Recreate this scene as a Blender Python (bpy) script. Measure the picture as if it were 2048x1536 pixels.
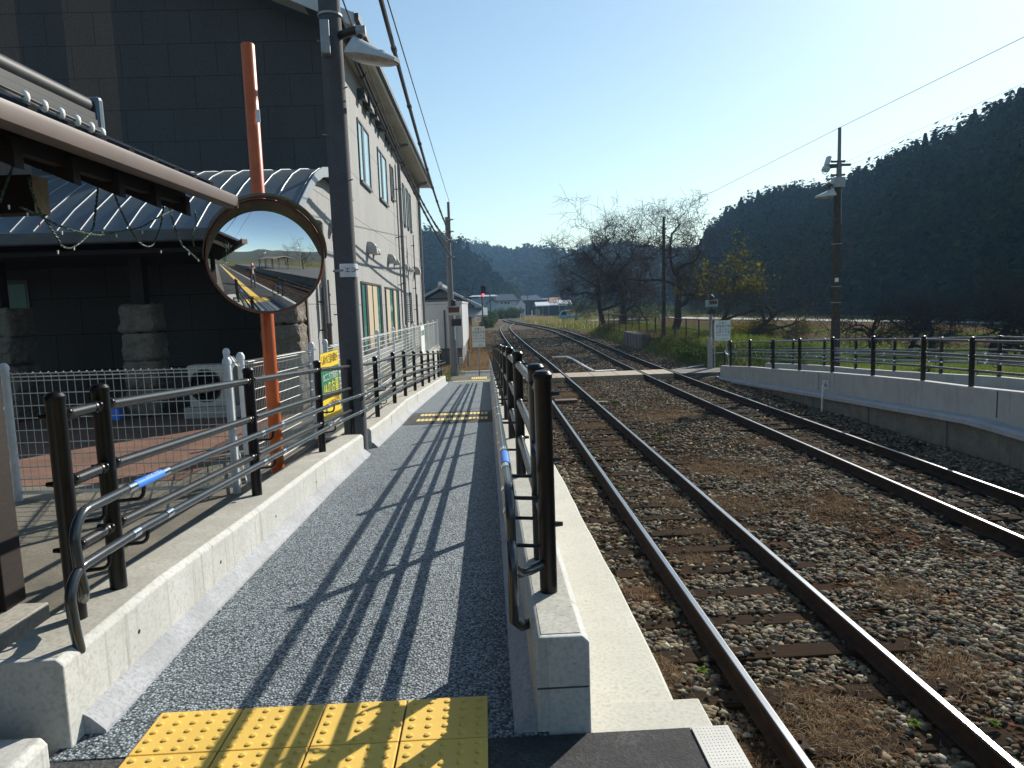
import bpy, math, random
import numpy as np
from mathutils import Vector, Matrix, noise as mnoise

random.seed(7); rng = np.random.default_rng(7)
for o in list(bpy.data.objects): bpy.data.objects.remove(o)
S = bpy.context.scene; COL = S.collection
PI = math.pi; rad = math.radians

# ------------------------------------------------------------------ camera
F, PITCH, ROLL, YAW, EYE = 1435.0, -0.10968, -0.034656, 0.032871, 2.6408
_cy, _sy, _cp, _sp = math.cos(YAW), math.sin(YAW), math.cos(PITCH), math.sin(PITCH)
FW = Vector((_sy*_cp, _cy*_cp, _sp)); _r0 = Vector((_cy, -_sy, 0)); _u0 = _r0.cross(FW)
_c, _s = math.cos(ROLL), math.sin(ROLL)
RT = _c*_r0 + _s*_u0; UP = -_s*_r0 + _c*_u0
CAM = Vector((0, 0, EYE))
cd = bpy.data.cameras.new('camera'); cam = bpy.data.objects.new('camera', cd); COL.objects.link(cam)
cd.sensor_fit = 'HORIZONTAL'; cd.sensor_width = 36; cd.lens = 36*F/2048
cd.clip_start = 0.02; cd.clip_end = 9000
m = Matrix((RT, UP, -FW)).transposed().to_4x4(); m.translation = CAM
cam.matrix_world = m; S.camera = cam

# ------------------------------------------------------------------ light
SUN_AZ, SUN_EL = rad(40.0), rad(31.0)      # azimuth from the track direction (+Y) towards +X
W = bpy.data.worlds.new("World"); S.world = W; W.use_nodes = True
wn = W.node_tree.nodes; wl_ = W.node_tree.links
bg = wn['Background']; sky = wn.new('ShaderNodeTexSky'); sky.sky_type = 'NISHITA'; sky.sun_disc = False
sky.sun_elevation = SUN_EL; sky.sun_rotation = SUN_AZ; sky.altitude = 100
sky.air_density = 1.2; sky.dust_density = 0.3; sky.ozone_density = 1.0
tint = wn.new('ShaderNodeMix'); tint.data_type = 'RGBA'; tint.blend_type = 'MULTIPLY'; tint.inputs[0].default_value = 1; tint.inputs[7].default_value = (1.06, 1.12, 1.08, 1)   # white balance of the clear winter sky
wl_.new(sky.outputs[0], tint.inputs[6]); wl_.new(tint.outputs[2], bg.inputs[0]); bg.inputs[1].default_value = 0.088
sd = bpy.data.lights.new('sun', 'SUN'); sun = bpy.data.objects.new('sun', sd); COL.objects.link(sun)
sd.energy = 5.0; sd.angle = rad(0.5); sd.color = (1.0, 0.94, 0.84)
SUND = Vector((math.sin(SUN_AZ)*math.cos(SUN_EL), math.cos(SUN_AZ)*math.cos(SUN_EL), math.sin(SUN_EL)))
sun.rotation_euler = (-SUND).to_track_quat('-Z', 'Y').to_euler(); sun.location = (30, 30, 40)
S.view_settings.view_transform = 'Standard'; S.view_settings.look = 'None'
S.view_settings.gamma = 1; S.view_settings.use_curve_mapping = False
S.view_settings.exposure = 0.55
HAZE = .00042
S.render.engine = 'CYCLES'
S.cycles.use_denoising = True
S.cycles.max_bounces = 6; S.cycles.diffuse_bounces = 3; S.cycles.glossy_bounces = 4
S.cycles.volume_bounces = 1; S.cycles.transparent_max_bounces = 8; S.cycles.volume_step_rate = 4

# ------------------------------------------------------------------ helpers: from a pixel of the 2048 px photograph to the place it shows
def ray(x, y): return RT*((x-1024)/F) - UP*((y-768)/F) + FW
def Wz(x, y, z): d = ray(x, y); return CAM + d*((z-EYE)/d.z)
def Wx(x, y, X): d = ray(x, y); return CAM + d*(X/d.x)
def Wy(x, y, Y): d = ray(x, y); return CAM + d*(Y/d.y)
def over(x, y, P):                                  # height on the vertical line through P
    d = ray(x, y); t = math.hypot(P[0], P[1])/math.hypot(d.x, d.y); return EYE + d.z*t
PROF = [(-99, 1.20), (2.3, 1.20), (3.2, 1.19), (6.2, 1.085), (8.1, .985), (11.2, .825), (12.6, .775), (17.2, .50), (25, .02), (99, .02)]
def zr(Y): return float(np.interp(Y, [a for a, b in PROF], [b for a, b in PROF]))
def nz(x, y, z=0.0): return mnoise.noise(Vector((x, y, z)))
def fbm(x, y, z=0.0, o=4): return mnoise.fractal(Vector((x, y, z)), 0.9, 2.1, o)

# ------------------------------------------------------------------ materials
MATS = {}
class NT:
    def __init__(s, name):
        s.m = bpy.data.materials.new(name); s.m.use_nodes = True
        s.n = s.m.node_tree.nodes; s.l = s.m.node_tree.links
        s.b = s.n['Principled BSDF']; s.o = s.n['Material Output']; MATS[name] = s.m
    def N(s, t, **k):
        nd = s.n.new(t)
        for a, v in k.items():
            if a.startswith('i_'): nd.inputs[a[2:].replace('_', ' ')].default_value = v
            else: setattr(nd, a, v)
        return nd
    def pos(s, scale=(1, 1, 1), rot=(0, 0, 0)):
        g = s.N('ShaderNodeNewGeometry'); mp = s.N('ShaderNodeMapping')
        mp.inputs['Scale'].default_value = scale; mp.inputs['Rotation'].default_value = rot
        s.l.new(g.outputs['Position'], mp.inputs['Vector']); return mp.outputs[0]
    def noise(s, sc, det=4, rough=.6, stretch=(1, 1, 1)):
        t = s.N('ShaderNodeTexNoise'); t.inputs['Scale'].default_value = sc; t.inputs['Detail'].default_value = det
        t.inputs['Roughness'].default_value = rough; s.l.new(s.pos(stretch), t.inputs['Vector']); return t.outputs[0]
    def ramp(s, src, lo, hi, c0=(0, 0, 0, 1), c1=(1, 1, 1, 1), mode='LINEAR'):
        r = s.N('ShaderNodeValToRGB'); e = r.color_ramp.elements; e[0].position = lo; e[1].position = hi
        e[0].color = c0; e[1].color = c1; r.color_ramp.interpolation = mode; s.l.new(src, r.inputs[0]); return r.outputs[0]
    def mix(s, f, a, b, mode='MIX'):
        x = s.N('ShaderNodeMix'); x.data_type = 'RGBA'; x.blend_type = mode
        for inp, v in ((x.inputs[0], f), (x.inputs[6], a), (x.inputs[7], b)):
            if hasattr(v, 'is_output') or isinstance(v, bpy.types.NodeSocket): s.l.new(v, inp)
            elif isinstance(v, (int, float)): inp.default_value = v
            else: inp.default_value = (v[0], v[1], v[2], 1)
        return x.outputs[2]
    def bump(s, src, strength=.5, dist=.01, prev=None):
        b = s.N('ShaderNodeBump'); b.inputs['Strength'].default_value = strength; b.inputs['Distance'].default_value = dist
        s.l.new(src, b.inputs['Height'])
        if prev is not None: s.l.new(prev, b.inputs['Normal'])
        return b.outputs[0]
    def out(s, col=None, rough=.7, metal=0, nrm=None, spec=.5):
        if col is not None:
            if isinstance(col, bpy.types.NodeSocket): s.l.new(col, s.b.inputs['Base Color'])
            else: s.b.inputs['Base Color'].default_value = (*col, 1)
        if isinstance(rough, bpy.types.NodeSocket): s.l.new(rough, s.b.inputs['Roughness'])
        else: s.b.inputs['Roughness'].default_value = rough
        s.b.inputs['Metallic'].default_value = metal
        s.b.inputs['Specular IOR Level'].default_value = spec
        if nrm is not None: s.l.new(nrm, s.b.inputs['Normal'])
        return s.m

def simple(name, col, rough=.7, metal=0, col2=None, sc=6, lo=.4, hi=.65, bump=0, bsc=60, bd=.004, spec=.5, stretch=(1, 1, 1)):
    t = NT(name); c = col
    if col2 is not None: c = t.mix(t.ramp(t.noise(sc, 5, .65, stretch), lo, hi), col, col2)
    n = t.bump(t.noise(bsc, 4, .6), bump, bd) if bump else None
    return t.out(c, rough, metal, n, spec)

def concrete(name, a, b, stain, streak=0.5):
    t = NT(name)
    c = t.mix(t.ramp(t.noise(3, 6, .7), .35, .7), a, b)
    c = t.mix(t.ramp(t.noise(60, 3, .5), .45, .75), c, [x*.86 for x in b])
    st = t.ramp(t.noise(1, 4, .7, (11, 11, .55)), .56, .74)
    mk = t.N('ShaderNodeMath', operation='MULTIPLY'); mk.inputs[1].default_value = streak; t.l.new(st, mk.inputs[0])
    c = t.mix(mk.outputs[0], c, stain)
    v = t.N('ShaderNodeTexVoronoi'); v.inputs['Scale'].default_value = 14; t.l.new(t.pos(), v.inputs['Vector'])
    holes = t.ramp(v.outputs['Distance'], .035, .075, (1, 1, 1, 1), (0, 0, 0, 1))
    gate = t.ramp(t.noise(1.7, 2), .5, .55)
    hm = t.N('ShaderNodeMath', operation='MULTIPLY'); t.l.new(holes, hm.inputs[0]); t.l.new(gate, hm.inputs[1])
    c = t.mix(hm.outputs[0], c, [x*.35 for x in stain])
    nr = t.bump(t.noise(90, 4, .6), .25, .004)
    return t.out(c, .85, 0, nr, .3)
concrete('concrete', (.54, .54, .51), (.44, .44, .41), (.22, .20, .14), .8)
concrete('concrete_far', (.40, .405, .39), (.32, .325, .31), (.17, .16, .12), .7)  # darker copy of concrete; the shade on these walls is put into it
concrete('concrete_top', (.46, .45, .40), (.34, .33, .28), (.20, .19, .15), .3)
concrete('concrete_mortar', (.40, .41, .43), (.27, .28, .29), (.18, .18, .17), .25)
concrete('concrete_old', (.20, .19, .165), (.11, .105, .09), (.05, .045, .035), .9)
concrete('concrete_ledge', (.56, .54, .46), (.48, .46, .39), (.40, .37, .28), .12)
concrete('pole_dark', (.10, .10, .105), (.075, .075, .08), (.06, .06, .06), .3)
concrete('concrete_pole', (.22, .22, .22), (.17, .17, .17), (.2, .2, .19), .3)

def aggregate():
    t = NT('ramp_aggregate')
    v = t.N('ShaderNodeTexVoronoi'); v.inputs['Scale'].default_value = 95; t.l.new(t.pos(), v.inputs['Vector'])
    sep = t.N('ShaderNodeSeparateColor'); t.l.new(v.outputs['Color'], sep.inputs[0])
    c = t.ramp(sep.outputs[0], .12, .95, (.085, .11, .125, 1), (.40, .46, .49, 1))
    edge = t.ramp(v.outputs['Distance'], .35, .75)
    c = t.mix(edge, c, (.02, .026, .032))
    c = t.mix(t.ramp(t.noise(1.3, 5, .7), .4, .75), c, t.mix(1.0, c, (.78, .78, .80), 'MULTIPLY'))
    inv = t.N('ShaderNodeMath', operation='SUBTRACT'); inv.inputs[0].default_value = 1; t.l.new(v.outputs['Distance'], inv.inputs[1])
    t.out(c, .62, 0, t.bump(inv.outputs[0], .9, .006), .45)
aggregate()
def asphalt(name, a, b):
    t = NT(name)
    v = t.N('ShaderNodeTexVoronoi'); v.inputs['Scale'].default_value = 120; t.l.new(t.pos(), v.inputs['Vector'])
    sep = t.N('ShaderNodeSeparateColor'); t.l.new(v.outputs['Color'], sep.inputs[0])
    c = t.mix(t.ramp(sep.outputs[0], .2, 1), a, b)
    c = t.mix(t.ramp(t.noise(2, 5, .7), .4, .7), c, [x*.7 for x in a])
    t.out(c, .85, 0, t.bump(v.outputs['Distance'], .35, .003), .25)
asphalt('asphalt', (.045, .045, .045), (.10, .10, .10))
asphalt('asphalt_old', (.11, .105, .095), (.17, .16, .145))
asphalt('yard_paving', (.17, .155, .12), (.24, .22, .175))

def ballast_ground():
    t = NT('ballast_ground')
    v = t.N('ShaderNodeTexVoronoi'); v.inputs['Scale'].default_value = 19; t.l.new(t.pos(), v.inputs['Vector'])
    sep = t.N('ShaderNodeSeparateColor'); t.l.new(v.outputs['Color'], sep.inputs[0])
    c = t.ramp(sep.outputs[0], .05, .95, (.014, .010, .007, 1), (.06, .043, .028, 1))
    c = t.mix(t.ramp(t.noise(1.1, 6, .75), .50, .62), c, (.085, .05, .028))
    c = t.mix(t.ramp(t.noise(2.3, 5, .7), .62, .72), c, (.14, .05, .035))
    t.out(c, .95, 0, t.bump(v.outputs['Distance'], 1.0, .035), 0)
ballast_ground()
simple('ballast_far', (.15, .128, .10), .95, 0, (.085, .07, .053), .9, bump=1.0, bsc=9, bd=.08, spec=0)
def stone():
    t = NT('ballast_stone'); g = t.N('ShaderNodeNewGeometry')
    r = t.N('ShaderNodeValToRGB'); cr = r.color_ramp; cr.interpolation = 'CONSTANT'
    pal = [(0, (.15, .125, .085)), (.2, (.21, .175, .115)), (.36, (.12, .11, .088)), (.5, (.14, .08, .048)), (.62, (.27, .235, .16)), (.74, (.075, .06, .044)), (.84, (.14, .135, .118)), (.95, (.38, .35, .27))]
    e = cr.elements; e[0].position = 0; e[0].color = (*pal[0][1], 1); e[1].position = pal[1][0]; e[1].color = (*pal[1][1], 1)
    for p, c in pal[2:]: k = e.new(p); k.color = (*c, 1)
    t.l.new(g.outputs['Random Per Island'], r.inputs[0])
    c = t.mix(t.ramp(t.noise(40, 4, .7), .4, .8), r.outputs[0], t.mix(1.0, r.outputs[0], (.5, .45, .4), 'MULTIPLY'))
    c = t.mix(t.ramp(t.noise(1.6, 4, .7), .55, .68), c, t.mix(1.0, c, (.62, .42, .30), 'MULTIPLY'))
    t.out(c, .9, 0, t.bump(t.noise(90, 3), .4, .004), .05)
stone()
def island(name, cols, rough=.8, trans=0):
    t = NT(name); g = t.N('ShaderNodeNewGeometry'); r = t.N('ShaderNodeValToRGB'); e = r.color_ramp.elements
    e[0].color = (*cols[0], 1); e[1].color = (*cols[-1], 1)
    for i, c in enumerate(cols[1:-1]): k = e.new((i+1)/(len(cols)-1)); k.color = (*c, 1)
    t.l.new(g.outputs['Random Per Island'], r.inputs[0]); t.out(r.outputs[0], rough, 0, None, 0)
    if trans:
        tr = t.N('ShaderNodeBsdfTranslucent'); t.l.new(r.outputs[0], tr.inputs[0])
        mx = t.N('ShaderNodeMixShader'); mx.inputs[0].default_value = trans
        t.l.new(t.b.outputs[0], mx.inputs[1]); t.l.new(tr.outputs[0], mx.inputs[2]); t.l.new(mx.outputs[0], t.o.inputs[0])
    return t.m
island('dry_grass', [(.22, .14, .078), (.33, .235, .14), (.17, .09, .05), (.42, .34, .22)], .9, .35)
island('green_grass', [(.07, .12, .02), (.15, .20, .03), (.10, .15, .02), (.22, .22, .05)], .8, .5)
island('weed_leaf', [(.10, .18, .03), (.18, .25, .05), (.14, .20, .03)], .6, .45)
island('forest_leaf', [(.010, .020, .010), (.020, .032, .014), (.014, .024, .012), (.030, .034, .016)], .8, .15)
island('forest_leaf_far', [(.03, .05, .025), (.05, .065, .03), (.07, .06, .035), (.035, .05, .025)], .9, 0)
island('shrub_leaf', [(.12, .11, .015), (.22, .17, .02), (.08, .085, .015), (.30, .22, .03)], .6, .4)
island('autumn_leaf', [(.15, .15, .018), (.09, .10, .016), (.19, .14, .02)], .6, .45)
island('reed', [(.30, .20, .09), (.42, .33, .18), (.22, .13, .05), (.52, .45, .30)], .9, .4)
island('reed_brown', [(.20, .13, .068), (.28, .195, .105), (.14, .085, .042), (.34, .25, .15)], .9, .35)
island('hedge_leaf', [(.04, .07, .02), (.09, .11, .03), (.06, .09, .02)], .7, .3)
simple('bark', (.085, .07, .055), .9, 0, (.045, .036, .03), 12, bump=.6, bsc=40, bd=.02, spec=0)
simple('twig', (.12, .10, .085), .8, 0, (.07, .055, .05), 6, spec=0)
simple('bark_dark', (.035, .028, .022), .9, 0, (.06, .05, .04), 12, bump=.6, bsc=40, bd=.02, spec=0)
simple('rail_steel', (.40, .40, .40), .30, 1.0, (.30, .30, .30), 3, bump=.05, bsc=40, stretch=(12, .5, 12))
simple('rail_rust', (.022, .013, .009), .9, 0, (.042, .023, .014), 9, bump=.3, bsc=70, spec=.2)
def sleeper():
    t = NT('sleeper_wood')
    n = t.noise(9, 6, .75, (.35, 6, 6))
    c = t.mix(t.ramp(n, .35, .7), (.020, .013, .009), (.05, .034, .022))
    c = t.mix(t.ramp(t.noise(.8, 4, .7), .52, .66), c, t.mix(1.0, c, (1.7, 1.15, .8), 'MULTIPLY'))
    t.out(c, .95, 0, t.bump(n, .8, .01), .03)
sleeper()
simple('rail_black', (.006, .006, .006), .32, 0, (.009, .0085, .008), 8, spec=.4)
simple('rail_paint', (.022, .024, .025), .27, 0, (.03, .03, .03), 8, spec=.6)
simple('handrail_tube', (.030, .036, .042), .22, 0, (.04, .045, .05), 8, spec=.7)
simple('chrome', (.75, .75, .76), .15, 1.0)
simple('sticker_blue', (.05, .22, .75), .35)
simple('white_paint', (.78, .79, .80), .5, 0, (.66, .67, .68), 5)
simple('fence_white', (.70, .72, .74), .35, 0, (.60, .62, .64), 9)
simple('wire_white', (.66, .66, .60), .4)
simple('pole_orange', (.55, .105, .012), .38, 0, (.42, .075, .010), 5)
simple('mirror_frame', (.22, .055, .018), .4, 0, (.12, .035, .015), 7)
simple('mirror_hood', (.10, .075, .03), .4, 0, (.17, .12, .035), 6, .48, .6)
simple('mirror_glass', (.88, .90, .91), .012, 1.0)
simple('dark', (.012, .012, .013), .5)
simple('dark_grey', (.05, .052, .055), .5, 0, (.075, .077, .08), 6)
simple('grey_metal', (.30, .31, .32), .45, .3, (.24, .25, .26), 5)
simple('lamp_grey', (.50, .52, .52), .5, 0, (.42, .43, .42), 4)
simple('lamp_lens', (.45, .43, .38), .25, 0, (.30, .25, .18), 9)
simple('cable', (.02, .02, .022), .6); simple('cable_grey', (.10, .10, .11), .6)
simple('sleeve_grey', (.38, .38, .38), .5)
simple('gutter_brown', (.125, .088, .070), .45, 0, (.10, .072, .058), 3)
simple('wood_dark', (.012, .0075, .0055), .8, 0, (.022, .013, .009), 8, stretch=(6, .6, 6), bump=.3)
simple('wood_end', (.50, .40, .26), .7, 0, (.40, .30, .18), 20)
simple('roof_tile', (.014, .016, .019), .5, 0, (.022, .024, .027), 7, spec=.3)
simple('metal_roof', (.11, .14, .17), .35, .3, (.14, .17, .19), 1.5)
simple('seam_metal', (.26, .29, .31), .45, .3)
simple('eave_beige', (.46, .42, .32), .8, 0, (.40, .365, .28), 2)
simple('fascia_white', (.62, .62, .58), .5); simple('fascia_dark', (.035, .035, .037), .5)
simple('wall_brown', (.060, .040, .030), .7, 0, (.045, .03, .022), 6)
simple('stone_rough', (.22, .19, .15), .9, 0, (.15, .125, .095), 7, bump=1.0, bsc=22, bd=.05)
simple('granite', (.40, .38, .33), .8, 0, (.28, .26, .22), 40, bump=.2)
simple('glass_green', (.045, .20, .17), .08, 0, (.06, .24, .20), 2, spec=.8)
simple('glass_sky', (.36, .52, .55), .10, 0, (.30, .46, .50), 2, spec=.8)
simple('window_frame', (.10, .095, .09), .4, .3)
simple('curtain_tan', (.46, .37, .25), .8, 0, (.41, .33, .22), 2, stretch=(30, 30, .2))
simple('pipe_grey', (.22, .215, .21), .5, 0, (.18, .175, .17), 4)
simple('vent_hood', (.40, .39, .36), .45, .2)
simple('ac_beige', (.52, .50, .43), .5, 0, (.44, .42, .36), 4)
simple('signal_green', (.19, .31, .27), .5, 0, (.15, .25, .22), 4)
simple('display_red', (.10, .02, .015), .35)
simple('sign_white', (.66, .69, .66), .5, 0, (.58, .61, .58), 8)
simple('ink', (.012, .012, .014), .6); simple('ink_red', (.45, .03, .03), .6)
simple('sign_yellow', (.80, .55, .02), .5); simple('sign_green', (.006, .17, .085), .5); simple('letter_yellow', (.85, .68, .05), .5)
simple('crossing_board', (.33, .27, .19), .8, 0, (.25, .20, .14), 5, bump=.3)
simple('tactile_yellow', (.76, .50, .095), .65, 0, (.70, .45, .085), 5, bump=.15, bsc=200)
simple('tactile_pale', (.72, .58, .22), .7, 0, (.62, .50, .2), 9)
simple('edge_white', (.52, .51, .46), .6, 0, (.46, .45, .41), 6)
simple('earth', (.10, .075, .045), .95, 0, (.16, .115, .06), .8, bump=.6, bsc=8, bd=.06, spec=0)
simple('weeds_ground', (.19, .13, .068), .95, 0, (.11, .075, .038), 1.6, bump=1.0, bsc=12, bd=.08, spec=0)
simple('bank_grass', (.06, .085, .02), .95, 0, (.10, .11, .03), 1.1, bump=1.0, bsc=14, bd=.08, spec=0)
simple('field_green', (.065, .095, .018), .95, 0, (.10, .11, .03), .35, bump=1, bsc=6, bd=.1, spec=0)
simple('field_brown', (.12, .085, .045), .95, 0, (.09, .07, .036), .30, bump=1, bsc=5, bd=.1, spec=0)
simple('field_bank', (.085, .09, .025), .95, 0, (.14, .11, .04), .5, bump=1, bsc=5, bd=.1, spec=0)
simple('road_pale', (.42, .42, .40), .9, spec=0)
simple('hill_ground', (.025, .035, .016), 1.0, 0, (.04, .04, .02), .05, spec=0)
simple('house_wall_white', (.62, .63, .62), .7); simple('house_wall_blue', (.36, .42, .46), .7, 0, (.32, .38, .42), 2)
simple('house_wall_dark', (.045, .04, .04), .8, 0, (.06, .055, .05), 2); simple('house_wall_tan', (.30, .25, .19), .8)
simple('house_wall_plank', (.24, .25, .245), .8, 0, (.20, .21, .205), 2)
simple('roof_dark', (.035, .037, .045), .4, 0, (.05, .05, .06), 2); simple('roof_pale', (.38, .39, .39), .35, 0, (.33, .34, .34), 1)
simple('roof_orange', (.36, .20, .12), .7); simple('roof_brown', (.20, .15, .12), .7)
simple('roof_bright', (.75, .74, .68), .3)
simple('panel_white', (.54, .56, .57), .5, 0, (.50, .52, .53), 2)
simple('truck_blue', (.20, .32, .35), .35, .2); simple('tyre', (.012, .012, .012), .8); simple('glass_dark', (.02, .025, .03), .08)
simple('rust_brown', (.085, .045, .03), .8, 0, (.06, .033, .022), 6)
simple('skin', (.55, .33, .24), .5); simple('cloth_dark', (.025, .026, .032), .9); simple('cloth_tan', (.45, .36, .25), .9); simple('hair', (.05, .045, .04), .6)
simple('bulb_white', (.80, .79, .72), .3); simple('bulb_red', (.6, .03, .03), .3); simple('wire_green', (.02, .05, .03), .6, 0, (.2, .24, .2), 70, .55, .6)

def emis(name, col, st):
    t = NT(name); t.out(col, .4); t.b.inputs['Emission Color'].default_value = (*col, 1); t.b.inputs['Emission Strength'].default_value = st
emis('lamp_red', (1, .02, .03), 9)

def siding(name, c1, c2, mortar, axis, w=.9, h=.6, off=0.0, bands=None):
    """large cladding blocks; axis 'x': a wall running along x, 'y': along y"""
    t = NT(name); g = t.N('ShaderNodeNewGeometry'); s = t.N('ShaderNodeSeparateXYZ'); t.l.new(g.outputs['Position'], s.inputs[0])
    cmb = t.N('ShaderNodeCombineXYZ'); t.l.new(s.outputs[0 if axis == 'x' else 1], cmb.inputs[0]); t.l.new(s.outputs[2], cmb.inputs[1])
    b = t.N('ShaderNodeTexBrick'); b.offset = .5; b.inputs['Scale'].default_value = 1
    b.inputs['Brick Width'].default_value = w; b.inputs['Row Height'].default_value = h
    b.inputs['Mortar Size'].default_value = .006; b.inputs['Mortar Smooth'].default_value = 0; b.inputs['Bias'].default_value = 0
    b.inputs['Color1'].default_value = (*c1, 1); b.inputs['Color2'].default_value = (*[x*.97 for x in c1], 1); b.inputs['Mortar'].default_value = (*mortar, 1)
    t.l.new(cmb.outputs[0], b.inputs['Vector']); c = b.outputs[0]
    if bands:
        for (x0, x1, col) in bands:
            a = t.N('ShaderNodeMath', operation='GREATER_THAN'); a.inputs[1].default_value = x0; t.l.new(s.outputs[0], a.inputs[0])
            d = t.N('ShaderNodeMath', operation='LESS_THAN'); d.inputs[1].default_value = x1; t.l.new(s.outputs[0], d.inputs[0])
            e = t.N('ShaderNodeMath', operation='MULTIPLY'); t.l.new(a.outputs[0], e.inputs[0]); t.l.new(d.outputs[0], e.inputs[1])
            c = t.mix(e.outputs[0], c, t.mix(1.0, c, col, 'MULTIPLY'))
    n1 = t.noise(55, 4, .7); c = t.mix(t.ramp(n1, .48, .62), c, t.mix(1.0, c, (.72, .70, .68), 'MULTIPLY'))
    c = t.mix(t.ramp(t.noise(.5, 4, .6, (2, 2, .4)), .45, .75), c, t.mix(1.0, c, (.86, .85, .83), 'MULTIPLY'))
    bn = t.bump(n1, .5, .006); inv = t.N('ShaderNodeMath', operation='SUBTRACT'); inv.inputs[0].default_value = 1; t.l.new(b.outputs['Fac'], inv.inputs[1])
    t.out(c, .85, 0, t.bump(inv.outputs[0], .6, .01, bn), .25)
siding('siding_front', (.078, .077, .078), None, (.035, .035, .036), 'x', .9, .6, bands=[(-7.75, -6.85, (1.9, 1.45, 1.2)), (-9.5, -8.62, (1.9, 1.45, 1.2))])  # darker than the side cladding; the gable's shade is put into the colour
siding('siding_side', (.38, .38, .375), None, (.13, .125, .12), 'y', .9, .92)
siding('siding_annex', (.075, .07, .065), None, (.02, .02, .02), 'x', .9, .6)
def brick_paving():
    t = NT('brick_paving'); b = t.N('ShaderNodeTexBrick'); b.inputs['Scale'].default_value = 1
    b.inputs['Brick Width'].default_value = .22; b.inputs['Row Height'].default_value = .11; b.inputs['Mortar Size'].default_value = .005
    b.inputs['Color1'].default_value = (.22, .115, .075, 1); b.inputs['Color2'].default_value = (.17, .09, .06, 1); b.inputs['Mortar'].default_value = (.12, .10, .08, 1)
    t.l.new(t.pos(), b.inputs['Vector']); c = t.mix(t.ramp(t.noise(2, 5), .4, .7), b.outputs[0], t.mix(1., b.outputs[0], (.75, .75, .75), 'MULTIPLY'))
    t.out(c, .85, 0, t.bump(t.noise(60), .3, .004), .3)
brick_paving()
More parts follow.
